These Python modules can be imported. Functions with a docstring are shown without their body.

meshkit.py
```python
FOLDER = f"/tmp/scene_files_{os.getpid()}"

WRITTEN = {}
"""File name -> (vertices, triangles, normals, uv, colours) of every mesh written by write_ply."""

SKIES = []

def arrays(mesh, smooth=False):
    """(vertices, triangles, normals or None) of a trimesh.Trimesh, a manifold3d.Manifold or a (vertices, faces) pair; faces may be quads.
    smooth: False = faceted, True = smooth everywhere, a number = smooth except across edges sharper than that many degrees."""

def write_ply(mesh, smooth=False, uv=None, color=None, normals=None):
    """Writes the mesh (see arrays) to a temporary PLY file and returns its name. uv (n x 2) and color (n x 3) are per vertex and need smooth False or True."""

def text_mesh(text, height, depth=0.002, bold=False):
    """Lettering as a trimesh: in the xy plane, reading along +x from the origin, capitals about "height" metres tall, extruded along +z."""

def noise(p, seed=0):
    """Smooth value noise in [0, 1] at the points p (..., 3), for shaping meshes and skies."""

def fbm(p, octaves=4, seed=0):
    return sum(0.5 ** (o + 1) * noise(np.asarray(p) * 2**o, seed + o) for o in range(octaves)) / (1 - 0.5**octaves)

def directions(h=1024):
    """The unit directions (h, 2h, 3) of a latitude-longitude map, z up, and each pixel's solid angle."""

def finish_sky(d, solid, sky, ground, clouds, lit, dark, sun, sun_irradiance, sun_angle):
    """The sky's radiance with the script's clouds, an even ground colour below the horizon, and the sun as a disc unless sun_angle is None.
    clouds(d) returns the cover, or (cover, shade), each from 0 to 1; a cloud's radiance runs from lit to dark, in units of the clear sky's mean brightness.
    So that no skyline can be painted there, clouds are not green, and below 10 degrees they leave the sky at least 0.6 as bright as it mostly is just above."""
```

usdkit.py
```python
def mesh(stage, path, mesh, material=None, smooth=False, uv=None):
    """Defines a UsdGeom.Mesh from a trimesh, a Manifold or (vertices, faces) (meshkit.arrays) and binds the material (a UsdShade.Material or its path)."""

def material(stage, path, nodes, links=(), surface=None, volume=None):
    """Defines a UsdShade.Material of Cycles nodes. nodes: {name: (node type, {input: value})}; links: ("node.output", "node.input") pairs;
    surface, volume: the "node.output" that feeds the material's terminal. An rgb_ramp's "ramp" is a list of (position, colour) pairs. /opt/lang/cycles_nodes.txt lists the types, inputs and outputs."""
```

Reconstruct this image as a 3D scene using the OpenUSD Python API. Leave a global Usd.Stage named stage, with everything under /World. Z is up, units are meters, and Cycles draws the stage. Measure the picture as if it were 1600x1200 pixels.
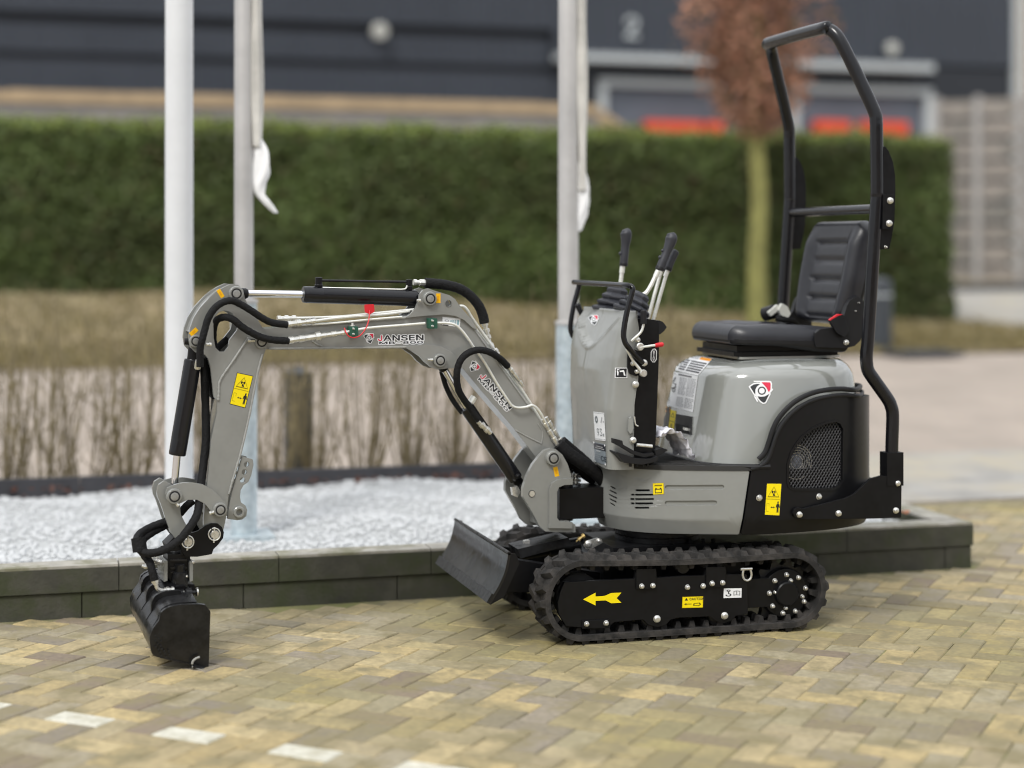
import math, random
import numpy as np, trimesh, shapely, usdkit, meshkit
from shapely.geometry import Polygon, Point, box as sbox
from shapely import affinity
from pxr import Usd, UsdGeom, UsdLux, UsdShade, Gf, Sdf, Vt

stage = Usd.Stage.CreateInMemory()
UsdGeom.SetStageUpAxis(stage, "Z")
stage.SetDefaultPrim(UsdGeom.Xform.Define(stage, "/World").GetPrim())
UsdGeom.Scope.Define(stage, "/World/Looks")
rng = np.random.default_rng(7)
random.seed(7)

# ------------------------------------------------------------------ camera, sky, sun, exposure
PSI = math.radians(15.8)          # the camera looks 15.8 degrees to the right of the world's +y
EYE = np.array([0.0, 0.0, 1.47])
FPX, CXP, HZ = 2700.0, 800.0, 390.0   # focal length and horizon of the 1600 x 1200 photograph, in its pixels
FWD = np.array([math.sin(PSI), math.cos(PSI), 0.0])
RGT = np.array([math.cos(PSI), -math.sin(PSI), 0.0])
UPV = np.array([0.0, 0.0, 1.0])
cam = UsdGeom.Camera.Define(stage, "/World/Camera")
cam.CreateHorizontalApertureAttr(36.0)
cam.CreateVerticalApertureAttr(27.0)
cam.CreateFocalLengthAttr(FPX / 1600 * 36)
cam.CreateVerticalApertureOffsetAttr(-(600 - HZ) / 1600 * 36)
cam.CreateFStopAttr(0.82)
cam.CreateFocusDistanceAttr(6.42)
cam.CreateExposureAttr(0.74)
cam.CreateClippingRangeAttr(Gf.Vec2f(0.1, 2000))
m4 = Gf.Matrix4d(*RGT, 0, *UPV, 0, *(-FWD), 0, *EYE, 1)
cam.AddTransformOp().Set(m4)

SUN = np.array([-0.42, -0.50, 0.76]); SUN /= np.linalg.norm(SUN)
dome = UsdLux.DomeLight.Define(stage, "/World/sky")
dome.CreateIntensityAttr(1.0)
sky = usdkit.material(stage, "/World/Looks/sky", {
    "s": ("sky_texture", {"sky_type": "single_scattering", "sun_disc": False, "sun_elevation": float(math.asin(SUN[2])), "sun_rotation": float(math.atan2(SUN[0], SUN[1]))}),
    "tc": ("texture_coordinate", {}),
    "mp": ("mapping", {"scale": (1.0, 1.0, 2.6)}),
    "n": ("noise_texture", {"scale": 2.2, "detail": 6.0, "roughness": 0.6}),
    "r": ("rgb_ramp", {"ramp": [(0.3, (5.4, 5.6, 6.0)), (0.52, (7.6, 7.75, 8.0)), (0.75, (10.4, 10.5, 10.7))]}),
    "sx": ("separate_xyz", {}), "zr": ("map_range", {"from_min": 0.0, "from_max": 1.0, "to_min": 0.52, "to_max": 1.42, "clamp": True}), "ov": ("mix", {"mix_type": "multiply", "fac": 1.0}),
    "m": ("mix", {"fac": 0.93}),
    "b": ("background_shader", {"strength": 0.1}),
}, [("tc.generated", "mp.vector"), ("mp.vector", "n.vector"), ("n.fac", "r.fac"), ("s.color", "m.color1"), ("tc.generated", "sx.vector"), ("sx.z", "zr.value"), ("r.color", "ov.color1"), ("zr.result", "ov.color2"), ("ov.color", "m.color2"), ("m.color", "b.color")], surface="b.background")
UsdShade.MaterialBindingAPI.Apply(dome.GetPrim()).Bind(sky)
sun = UsdLux.DistantLight.Define(stage, "/World/sun")
sun.CreateNormalizeAttr(True); sun.CreateIntensityAttr(0.38); sun.CreateAngleAttr(16.0); sun.CreateColorAttr(Gf.Vec3f(1, 0.97, 0.92))
zx = SUN; xx = np.cross([0, 0, 1], zx); xx /= np.linalg.norm(xx); yx = np.cross(zx, xx)
sun.AddTransformOp().Set(Gf.Matrix4d(*xx, 0, *yx, 0, *zx, 0, 0, 0, 30, 1))
# ------------------------------------------------------------------ measuring: a point of the photograph on a plane of the place
def ray(px, py):
    return FPX * FWD + (px - CXP) * RGT + (HZ - py) * UPV

class Fr:
    """A frame on the ground: s runs along it, l sideways (away from the camera), z up."""
    def __init__(o, x, y, yaw):
        c, s = math.cos(yaw), math.sin(yaw)
        o.o, o.e, o.n = np.array([x, y, 0.0]), np.array([c, s, 0.0]), np.array([-s, c, 0.0])
    def pix(o, px, py, l):
        d = ray(px, py); t = (l - (EYE - o.o) @ o.n) / (d @ o.n); p = EYE + t * d
        return np.array([(p - o.o) @ o.e, p[2]])
    def pixs(o, pts, l):
        return np.array([o.pix(x, y, l) for x, y in pts])
    def w(o, s, l, z):
        return o.o + s * o.e + l * o.n + np.array([0, 0, z])
    def ww(o, a):
        a = np.asarray(a, float); return o.o + a[:, :1] * o.e + a[:, 1:2] * o.n + a[:, 2:3] * np.array([[0, 0, 1.0]])
    def p3(o, px, py, l):
        s, z = o.pix(px, py, l); return o.w(s, l, z)

def on_y(px, py, Y):
    d = ray(px, py); t = Y / d[1]; return EYE + t * d
def on_z(px, py, z):
    d = ray(px, py); t = (z - EYE[2]) / d[2]; return EYE + t * d
def to_px(p):
    p = np.asarray(p, float) - EYE
    d = p @ FWD
    return CXP + FPX * (p @ RGT) / d, HZ - FPX * p[..., 2] / d

# ------------------------------------------------------------------ materials
LOOKS = {}
def pbr(name, color, rough=0.5, metal=0.0, coat=0.0, coat_rough=0.05, var=0.12, vscale=9.0, bump=0.0, bscale=60.0, bdist=0.002, bevel=0.0, attr=None, spec=0.5, rvar=0.08, sheen=0.0, mottling=None, mscale=3.0):
    """A plain surface with a little uneven tone, uneven gloss, fine relief and softened edges."""
    c = np.array(color, float)
    nodes = {"g": ("geometry", {}), "n": ("noise_texture", {"scale": vscale, "detail": 6.0, "roughness": 0.62}),
             "p": ("principled_bsdf", {"metallic": metal, "coat_weight": coat, "coat_roughness": coat_rough, "specular_ior_level": spec, "sheen_weight": sheen}),
             "rr": ("map_range", {"from_min": 0.3, "from_max": 0.7, "to_min": max(0.02, rough - rvar), "to_max": min(1, rough + rvar)})}
    links = [("g.position", "n.vector"), ("n.fac", "rr.value"), ("rr.result", "p.roughness")]
    if attr:
        nodes["at"] = ("attribute", {"attribute": attr})
        nodes["br"] = ("rgb_ramp", {"ramp": [(0.3, (1 - var,) * 3), (0.7, (1 + var,) * 3)]})
        nodes["mx"] = ("mix", {"mix_type": "multiply", "fac": 1.0})
        links += [("n.fac", "br.fac"), ("at.color", "mx.color1"), ("br.color", "mx.color2")]
        out = "mx.color"
    else:
        nodes["br"] = ("rgb_ramp", {"ramp": [(0.3, tuple(c * (1 - var))), (0.7, tuple(np.minimum(1, c * (1 + var))))]})
        links += [("n.fac", "br.fac")]
        out = "br.color"
    if mottling is not None:
        nodes["n2"] = ("noise_texture", {"scale": mscale, "detail": 7.0, "roughness": 0.68})
        nodes["r2"] = ("rgb_ramp", {"ramp": [(0.45, (0, 0, 0)), (0.62, (1, 1, 1))]})
        nodes["m2"] = ("mix", {"color2": tuple(mottling)})
        links += [("g.position", "n2.vector"), ("n2.fac", "r2.fac"), ("r2.color", "m2.fac"), (out, "m2.color1")]
        out = "m2.color"
    links += [(out, "p.base_color")]
    last = None
    if bevel:
        nodes["bv"] = ("bevel", {"radius": bevel, "samples": 4}); last = "bv.bevel"
    if bump:
        nodes["bn"] = ("noise_texture", {"scale": bscale, "detail": 4.0, "roughness": 0.6})
        nodes["bp"] = ("bump", {"strength": bump, "distance": bdist})
        links += [("g.position", "bn.vector"), ("bn.fac", "bp.height")]
        if last: links += [(last, "bp.normal")]
        last = "bp.normal"
    if last: links += [(last, "p.normal")]
    LOOKS[name] = usdkit.material(stage, "/World/Looks/" + name, nodes, links, surface="p.BSDF")
    return LOOKS[name]

def leafy(name, attr="col", trans=0.35):
    LOOKS[name] = usdkit.material(stage, "/World/Looks/" + name, {
        "at": ("attribute", {"attribute": attr}), "p": ("principled_bsdf", {"roughness": 0.55, "specular_ior_level": 0.35}), "t": ("translucent_bsdf", {}), "m": ("mix_closure", {"fac": trans})},
        [("at.color", "p.base_color"), ("at.color", "t.color"), ("p.BSDF", "m.closure1"), ("t.BSDF", "m.closure2")], surface="m.closure")
    return LOOKS[name]

pbr("asphalt", (0.31, 0.26, 0.215), 0.9, var=0.22, vscale=1.3, mottling=(0.27, 0.235, 0.205), mscale=28.0, bump=0.6, bscale=55, bdist=0.006)
pbr("gutter", (0.27, 0.26, 0.24), 0.9, var=0.25, vscale=3, bump=0.4, bscale=40, bdist=0.004, mottling=(0.32, 0.29, 0.23), mscale=1.2)
pbr("joint_sand", (0.17, 0.15, 0.085), 0.95, var=0.35, vscale=9, bump=0.8, bscale=120, bdist=0.004, mottling=(0.15, 0.155, 0.05), mscale=2.1)
pbr("paver", (0.3, 0.26, 0.18), 0.86, var=0.22, vscale=42, attr="col", bump=0.55, bscale=160, bdist=0.0025, mottling=(0.19, 0.16, 0.085), mscale=5.5)
pbr("paver_white", (0.50, 0.485, 0.41), 0.85, var=0.2, vscale=30, mottling=(0.38, 0.36, 0.28), mscale=14, bump=0.4, bscale=160, bdist=0.002)
pbr("gravel_bed", (0.39, 0.40, 0.40), 0.85, var=0.25, vscale=40, bump=1.0, bscale=45, bdist=0.015)
pbr("pebble", (0.43, 0.44, 0.445), 0.6, var=0.16, vscale=15)
pbr("block", (0.048, 0.047, 0.035), 0.9, var=0.35, vscale=9, bump=0.7, bscale=60, bdist=0.004, mottling=(0.036, 0.042, 0.018), mscale=4.2, bevel=0.004)
pbr("cap", (0.30, 0.285, 0.25), 0.9, var=0.25, vscale=11, bump=0.6, bscale=60, bdist=0.003, mottling=(0.16, 0.155, 0.10), mscale=5.0, bevel=0.004)
pbr("edging", (0.035, 0.035, 0.04), 0.8, var=0.3, vscale=6)
pbr("verge", (0.185, 0.15, 0.08), 0.95, var=0.4, vscale=2.2, mottling=(0.24, 0.19, 0.11), mscale=0.9)
pbr("pole_white", (0.60, 0.61, 0.62), 0.35, var=0.05, vscale=3)
pbr("pole_alu", (0.46, 0.45, 0.44), 0.45, metal=0.35, var=0.12, vscale=3)
pbr("galvanized", (0.40, 0.46, 0.49), 0.5, metal=0.45, var=0.2, vscale=24, mottling=(0.50, 0.56, 0.58), mscale=30)
pbr("flag_cloth", (0.78, 0.78, 0.78), 0.8, var=0.06, vscale=5)
pbr("flag_stripe", (0.50, 0.485, 0.45), 0.8, var=0.2, vscale=5)
pbr("stem", (0.18, 0.145, 0.075), 0.8, var=0.35, vscale=14)
pbr("bark", (0.20, 0.195, 0.062), 0.9, var=0.35, vscale=7, bump=0.7, bscale=30, bdist=0.01)
pbr("limb", (0.12, 0.115, 0.075), 0.9, var=0.3, vscale=7)
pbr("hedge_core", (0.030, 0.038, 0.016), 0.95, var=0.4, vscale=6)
leafy("hedge_leaf", trans=0.25)
leafy("dry_leaf", trans=0.3)
leafy("grass_blade", trans=0.3)
pbr("cladding", (0.030, 0.036, 0.048), 0.5, metal=0.0, var=0.10, vscale=0.7)
pbr("cladding_dark", (0.011, 0.014, 0.020), 0.6, var=0.1)
pbr("white_trim", (0.42, 0.45, 0.46), 0.5, var=0.08)
pbr("dock_grey", (0.095, 0.108, 0.135), 0.6, var=0.16, vscale=1.2)
pbr("red_bar", (0.62, 0.06, 0.018), 0.5, var=0.08)
pbr("sandstone", (0.36, 0.27, 0.165), 0.9, var=0.2, vscale=3)
pbr("render_grey", (0.21, 0.20, 0.19), 0.9, var=0.16, vscale=1.6)
pbr("fence_slab", (0.24, 0.215, 0.19), 0.9, var=0.25, vscale=2.5, mottling=(0.15, 0.145, 0.13), mscale=1.5)
pbr("fence_post", (0.30, 0.29, 0.28), 0.85, var=0.15, vscale=4)
pbr("lamp_shell", (0.46, 0.46, 0.42), 0.4, var=0.08)
pbr("red_leaf", (0.33, 0.12, 0.05), 0.7, var=0.3, vscale=30)
pbr("bin_grey", (0.034, 0.040, 0.047), 0.5, var=0.15)

# ------------------------------------------------------------------ prims
NAMES = {}
def path_for(parent, name):
    k = (str(parent), name); NAMES[k] = NAMES.get(k, -1) + 1
    return f"{parent}/{name}" + (f"_{NAMES[k]:03d}" if NAMES[k] else "")

class Thing:
    """An object of the scene: an Xform at its base, whose children are its parts (or one Mesh)."""
    def __init__(o, name, label=None, category=None, group=None, kind=None, at=(0, 0, 0)):
        o.path = path_for("/World", name); o.at = np.array(at, float)
        x = UsdGeom.Xform.Define(stage, o.path); x.AddTranslateOp().Set(Gf.Vec3d(*map(float, at)))
        o.prim = x.GetPrim()
        tag(o.prim, label, category, group, kind)
    def part(o, name, mesh, look, parent=None, smooth=35, label=None, kind=None, col=None):
        p = path_for(parent or o.path, name)
        m = mk_mesh(p, mesh, look, smooth, o.at, col)
        if label: m.GetPrim().SetCustomDataByKey("label", label)
        if kind: m.GetPrim().SetCustomDataByKey("kind", kind)
        return p

def tag(prim, label=None, category=None, group=None, kind=None):
    for k, v in (("label", label), ("category", category), ("group", group), ("kind", kind)):
        if v: prim.SetCustomDataByKey(k, v)

def mk_mesh(path, mesh, look, smooth=35, at=(0, 0, 0), col=None):
    v, f = (np.asarray(mesh.vertices, float), np.asarray(mesh.faces)) if hasattr(mesh, "vertices") else (np.asarray(mesh[0], float), np.asarray(mesh[1]))
    v = v - np.asarray(at, float)
    used = np.unique(f)
    if len(used) < len(v):
        f = np.searchsorted(used, f); v = v[used]; col = None if col is None else np.asarray(col)[used]
    if col is not None:
        m = usdkit.mesh(stage, path, (v, f), LOOKS[look], smooth=False)
        UsdGeom.PrimvarsAPI(m).CreatePrimvar("col", Sdf.ValueTypeNames.Color3fArray, "vertex").Set(Vt.Vec3fArray.FromNumpy(np.asarray(col, np.float32)))
        return m
    return usdkit.mesh(stage, path, (v, f), LOOKS[look], smooth=smooth)

def single(name, mesh, look, label=None, category=None, group=None, kind=None, smooth=35, col=None):
    p = path_for("/World", name)
    m = mk_mesh(p, mesh, look, smooth, col=col); tag(m.GetPrim(), label, category, group, kind); return p

# ------------------------------------------------------------------ shapes
cat = lambda ms: trimesh.util.concatenate(list(ms))
def bx(x0, x1, y0, y1, z0, z1):
    m = trimesh.creation.box([x1 - x0, y1 - y0, z1 - z0]); m.apply_translation([(x0 + x1) / 2, (y0 + y1) / 2, (z0 + z1) / 2]); return m
def sheet(xs, ys, zf):
    X, Y = np.meshgrid(xs, ys, indexing="xy"); Z = np.vectorize(zf)(X, Y)
    v = np.stack([X, Y, Z], -1).reshape(-1, 3); nx, ny = len(xs), len(ys)
    i, j = np.meshgrid(np.arange(nx - 1), np.arange(ny - 1)); a = (j * nx + i).ravel()
    return v, np.vstack([np.stack([a, a + 1, a + nx + 1], 1), np.stack([a, a + nx + 1, a + nx], 1)])
def spline(p, k=6, closed=False):
    p = np.asarray(p, float); n = len(p)
    if n < 3 and not closed: return np.array([p[0] + (p[-1] - p[0]) * t for t in np.linspace(0, 1, k + 1)])
    g = (lambda i: p[i % n]) if closed else (lambda i: p[i] if 0 <= i < n else (2 * p[0] - p[1] if i < 0 else 2 * p[-1] - p[-2]))
    out = []
    for i in range(n if closed else n - 1):
        a, b, c, d = g(i - 1), g(i), g(i + 1), g(i + 2)
        for t in np.arange(k) / k:
            out.append(0.5 * (2 * b + (c - a) * t + (2 * a - 5 * b + 4 * c - d) * t * t + (3 * b - a - 3 * c + d) * t ** 3))
    if not closed: out.append(p[-1])
    return np.array(out)
def tube(pts, r, n=12, k=5, smooth=True, caps=True):
    p = np.asarray(pts, float); R = np.broadcast_to(np.asarray(r, float), (len(p),))
    if smooth and len(p) > 2:
        q = spline(np.column_stack([p, R]), k); p, R = q[:, :3], q[:, 3]
    t = np.gradient(p, axis=0); t /= np.linalg.norm(t, axis=1, keepdims=True) + 1e-12
    a = np.cross(t[0], [0, 0, 1.0] if abs(t[0][2]) < 0.9 else [1.0, 0, 0]); a /= np.linalg.norm(a)
    A = []
    for i in range(len(p)):
        a = a - t[i] * (a @ t[i]); a /= np.linalg.norm(a) + 1e-12; A.append(a)
    A = np.array(A); B = np.cross(t, A); th = np.arange(n) * 2 * np.pi / n
    v = (p[:, None] + R[:, None, None] * (np.cos(th)[None, :, None] * A[:, None] + np.sin(th)[None, :, None] * B[:, None])).reshape(-1, 3)
    i, j = np.meshgrid(np.arange(len(p) - 1), np.arange(n), indexing="ij")
    q = np.stack([i * n + j, i * n + (j + 1) % n, (i + 1) * n + (j + 1) % n, (i + 1) * n + j], -1).reshape(-1, 4)
    f = [q[:, [0, 1, 2]], q[:, [0, 2, 3]]]
    if caps:
        v = np.vstack([v, p[0], p[-1]]); c0, c1 = len(v) - 2, len(v) - 1; b = (len(p) - 1) * n; jj = np.arange(n)
        f += [np.stack([np.full(n, c0), (jj + 1) % n, jj], 1), np.stack([np.full(n, c1), b + jj, b + (jj + 1) % n], 1)]
    return trimesh.Trimesh(v, np.vstack(f), process=False)
def fillet(pts, r, k=5):
    """A polyline whose corners are rounded with radius r."""
    p = np.asarray(pts, float); out = [p[0]]
    for i in range(1, len(p) - 1):
        a, b, c = p[i - 1], p[i], p[i + 1]; u, w = a - b, c - b
        d = min(r, np.linalg.norm(u) * 0.48, np.linalg.norm(w) * 0.48); q0, q1 = b + u / np.linalg.norm(u) * d, b + w / np.linalg.norm(w) * d
        out += [(1 - t) ** 2 * q0 + 2 * t * (1 - t) * b + t * t * q1 for t in np.linspace(0, 1, k)]
    return np.array(out + [p[-1]])
def ball(c, r, sub=2, scale=(1, 1, 1)):
    m = trimesh.creation.icosphere(subdivisions=sub, radius=1.0); m.vertices *= np.asarray(scale) * r; m.apply_translation(c); return m
def ext(poly, h):
    ps = [g for g in getattr(poly, "geoms", [poly]) if g.geom_type == "Polygon" and g.area > 1e-9]
    return cat([trimesh.creation.extrude_polygon(g, h, engine="earcut") for g in ps])
def rnd(poly, r): return poly.buffer(r, quad_segs=5).buffer(-2 * r, quad_segs=5).buffer(r, quad_segs=5).simplify(0.0004)
def sl(m, fr, l0):
    """(s, z, h) of an extrusion to the world: l = l0 + h."""
    v = np.asarray(m.vertices); return trimesh.Trimesh(fr.ww(np.column_stack([v[:, 0], l0 + v[:, 2], v[:, 1]])), np.asarray(m.faces)[:, ::-1], process=False)
def plate(fr, px, lp, l0, l1, holes=(), r=0.0):
    """A plate cut along an outline measured in the photograph on the plane l = lp; it reaches from l0 to l1."""
    poly = Polygon(fr.pixs(px, lp))
    if not poly.is_valid: poly = poly.buffer(0)
    if r: poly = rnd(poly, r)
    for h in holes: poly = poly.difference(h)
    return sl(ext(poly, l1 - l0), fr, l0)
def disc(fr, px, py, lp, r, l0, l1, n=24):
    s, z = fr.pix(px, py, lp); a = np.linspace(0, 2 * np.pi, n, endpoint=False)
    return sl(ext(Polygon(np.column_stack([s + r * np.cos(a), z + r * np.sin(a)])), l1 - l0), fr, l0)
def rod(a, b, r, n=16): return tube([a, b], r, n, smooth=False)
def lathe(a, b, prof, n=20):
    """prof: (distance along a->b as a fraction, radius)."""
    a, b = np.asarray(a, float), np.asarray(b, float); pts = [a + (b - a) * t for t, _ in prof]
    d = (b - a) / np.linalg.norm(b - a); x = np.cross(d, [0, 0, 1.0] if abs(d[2]) < 0.9 else [1.0, 0, 0]); x /= np.linalg.norm(x); y = np.cross(d, x)
    th = np.arange(n) * 2 * np.pi / n; v = np.vstack([p + r * (np.cos(th)[:, None] * x + np.sin(th)[:, None] * y) for p, (_, r) in zip(pts, prof)] + [pts[0][None], pts[-1][None]])
    f, m = [], len(pts)
    for i in range(m - 1):
        j = np.arange(n); k = (j + 1) % n
        f += [np.stack([i * n + j, i * n + k, (i + 1) * n + k], 1), np.stack([i * n + j, (i + 1) * n + k, (i + 1) * n + j], 1)]
    j = np.arange(n); k = (j + 1) % n
    f += [np.stack([np.full(n, m * n), k, j], 1), np.stack([np.full(n, m * n + 1), (m - 1) * n + j, (m - 1) * n + k], 1)]
    return trimesh.Trimesh(v, np.vstack(f), process=False)
def loft(rows, close=True, capa=True, capb=True):
    """Rings of equal length joined into a skin."""
    rows = [np.asarray(r, float) for r in rows]; n = len(rows[0]); v = np.vstack(rows); f = []
    j = np.arange(n if close else n - 1); k = (j + 1) % n
    for i in range(len(rows) - 1):
        f += [np.stack([i * n + j, i * n + k, (i + 1) * n + k], 1), np.stack([i * n + j, (i + 1) * n + k, (i + 1) * n + j], 1)]
    if capa: v = np.vstack([v, rows[0].mean(0)]); f += [np.stack([np.full(len(j), len(v) - 1), k, j], 1)]
    if capb: v = np.vstack([v, rows[-1].mean(0)]); b = (len(rows) - 1) * n; f += [np.stack([np.full(len(j), len(v) - 1), b + j, b + k], 1)]
    return trimesh.Trimesh(v, np.vstack(f), process=False)
def outward(m):
    if m.volume < 0: m.invert()
    return m
def leaves(pos, size, nrm=None, tilt=0.8, aspect=0.6):
    """Small folded leaf faces (4 points, 2 triangles each)."""
    n = len(pos); d = rng.normal(size=(n, 3))
    if nrm is not None: d = d * tilt + nrm
    d /= np.linalg.norm(d, axis=1, keepdims=True); a = np.cross(d, rng.normal(size=(n, 3))); a /= np.linalg.norm(a, axis=1, keepdims=True); b = np.cross(d, a)
    s = (size * rng.uniform(0.65, 1.35, n))[:, None]; w = s * aspect
    v = np.stack([pos - a * s / 2, pos + b * w / 2 + d * s * 0.12, pos + a * s / 2, pos - b * w / 2 + d * s * 0.12], 1).reshape(-1, 3)
    i = np.arange(n) * 4
    return v, np.vstack([np.stack([i, i + 1, i + 2], 1), np.stack([i, i + 2, i + 3], 1)])

# ================================================================== THE SETTING
def ground_z(y): return -0.05 if y < 9.0 else (0.0 if y < 10.0 else 0.042 * (min(y, 30.0) - 10.0))
single("ground", sheet(np.array([-150, -20, -5, 0, 5, 10, 20, 40, 180.0]), np.array([-60, 0, 4, 8.999, 9.0, 10, 14, 18, 22, 26, 30, 40, 80, 300.0]), lambda x, y: ground_z(y)), "asphalt", kind="structure", smooth=False)
single("gutter_strip", sheet(np.array([4.3, 9, 16.0]), np.array([9.02, 10.0, 10.9]), lambda x, y: ground_z(y) + 0.005), "gutter", kind="structure", smooth=False)
single("far_road", sheet(np.array([12.6, 20, 40.0]), np.array([18.9, 24, 27.5]), lambda x, y: ground_z(y) + 0.005), "gutter", kind="structure", smooth=False)

# paving: clay pavers in herringbone, turned 41 degrees, one line of white pavers
paving = Thing("paving", kind="structure")
paving.part("joint_bed", sheet(np.linspace(-3, 10, 14), np.array([2.5, 5, 7, 8.995]), lambda x, y: -0.0075), "joint_sand", smooth=False)
CELL = 0.1035; PA = math.radians(-41.0)
ea, eb = np.array([math.cos(PA), math.sin(PA)]), np.array([-math.sin(PA), math.cos(PA)])
org = np.array([0.172, 5.584]) - ea * CELL - eb * CELL * 0.5
tones = np.array([(0.335, 0.262, 0.13), (0.31, 0.25, 0.138), (0.28, 0.232, 0.14), (0.24, 0.208, 0.143), (0.205, 0.175, 0.13), (0.178, 0.14, 0.10), (0.355, 0.285, 0.155), (0.265, 0.23, 0.15)])
bricks = []
for x in range(-70, 110):
    for y in range(-60, 90):
        rr = (x - y) % 4
        if rr == 0: c, ax, ay = org + ea * CELL * (x + 1) + eb * CELL * (y + 0.5), ea, eb
        elif rr == 2: c, ax, ay = org + ea * CELL * (x + 0.5) + eb * CELL * (y), eb, ea
        else: continue
        if not (-2.9 < c[0] < 9.9 and 2.8 < c[1] < 8.9): continue
        if c[1] > 7.10 and c[0] < 4.30: continue
        u, v = to_px(np.array([c[0], c[1], 0.0]))
        if not (-900 < u < 2500 and v < 1500): continue
        seen = -60 < u < 1660 and v < 1240
        bricks.append((float(np.hypot(*c)) + (0 if seen else 100), c, ax, ay, rr == 0 and y == 0))
bricks.sort(key=lambda b: b[0])
def brick(c, ax, ay, white):
    L, W, ch = CELL - 0.0013 + rng.normal(0, 0.0005), CELL / 2 - 0.0013 + rng.normal(0, 0.0005), 0.004
    dz = rng.normal(0, 0.0012); tx, ty = rng.normal(0, 0.006, 2); j = rng.normal(0, 0.0009, 2)
    v = []
    for l, w, z in ((L, W, -0.03), (L, W, -0.0045), (L - ch, W - ch, 0.0)):
        for sx, sy in ((-1, -1), (1, -1), (1, 1), (-1, 1)):
            q = c + j + ax * l * sx + ay * w * sy; v.append((q[0], q[1], z + dz + tx * l * sx + ty * w * sy - 0.002))
    v = np.array(v)
    if np.cross(ax, ay) < 0: v = v.reshape(3, 4, 3)[:, ::-1].reshape(12, 3)
    f = [(8, 9, 10), (8, 10, 11)]
    for a in (0, 4):
        for i in range(4):
            k = (i + 1) % 4; f += [(a + i, a + k, a + 4 + k), (a + i, a + 4 + k, a + 4 + i)]
    moss = meshkit.fbm(np.array([[c[0] * 1.1, c[1] * 1.1, 3.0]]), 3)[0]
    t = tones[rng.integers(len(tones))] * rng.uniform(0.88, 1.14)
    if moss > 0.47 and not white: mk_ = min(1, (moss - 0.47) * 5) * 0.6; t = t * (1 - mk_) + np.array([0.20, 0.175, 0.058]) * mk_
    if white: t = np.array([0.66, 0.645, 0.57]) * rng.uniform(0.94, 1.04)
    return v, np.array(f), np.tile(t, (12, 1))
rv, rf, rc, n = [], [], [], 0
for i, (_, c, ax, ay, wh) in enumerate(bricks):
    v, f, k = brick(c, ax, ay, wh)
    if wh: paving.part("white_brick", (v, f), "paver_white", smooth=False, label="white marking paver")
    elif i < 300: paving.part("brick", (v, f), "paver", col=k)
    else: rv.append(v); rf.append(f + n); rc.append(k); n += 12
paving.part("brick_field", (np.vstack(rv), np.vstack(rf)), "paver", col=np.vstack(rc), kind="stuff")
# moss and grit in the joints
# planter: two courses of old concrete blocks, white gravel, a dark edging at the back
wall = Thing("planter_wall", "low mossy two-course concrete block wall edging the white gravel bed", "wall", at=(1.5, 7.13, 0))
ZT = 0.205
x = 4.24
for k in range(9):
    x0 = x - 0.645
    wall.part("cap_block", bx(x0 + 0.003, x, 7.128, 7.262, 0.098, ZT - 0.012), "block")
    wall.part("cap_top", bx(x0 + 0.004, x - 0.001, 7.130, 7.262, ZT - 0.0115, ZT), "cap")
    x = x0
x = 4.235 - 0.14
wall.part("base_block", bx(x + 0.004, 4.232, 7.134, 7.26, -0.05, 0.095), "block")
for k in range(9):
    x0 = x - 0.645; wall.part("base_block", bx(x0 + 0.004, x, 7.134 + rng.uniform(0, 0.004), 7.26, -0.05, 0.095), "block"); x = x0
y = 7.266
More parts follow.
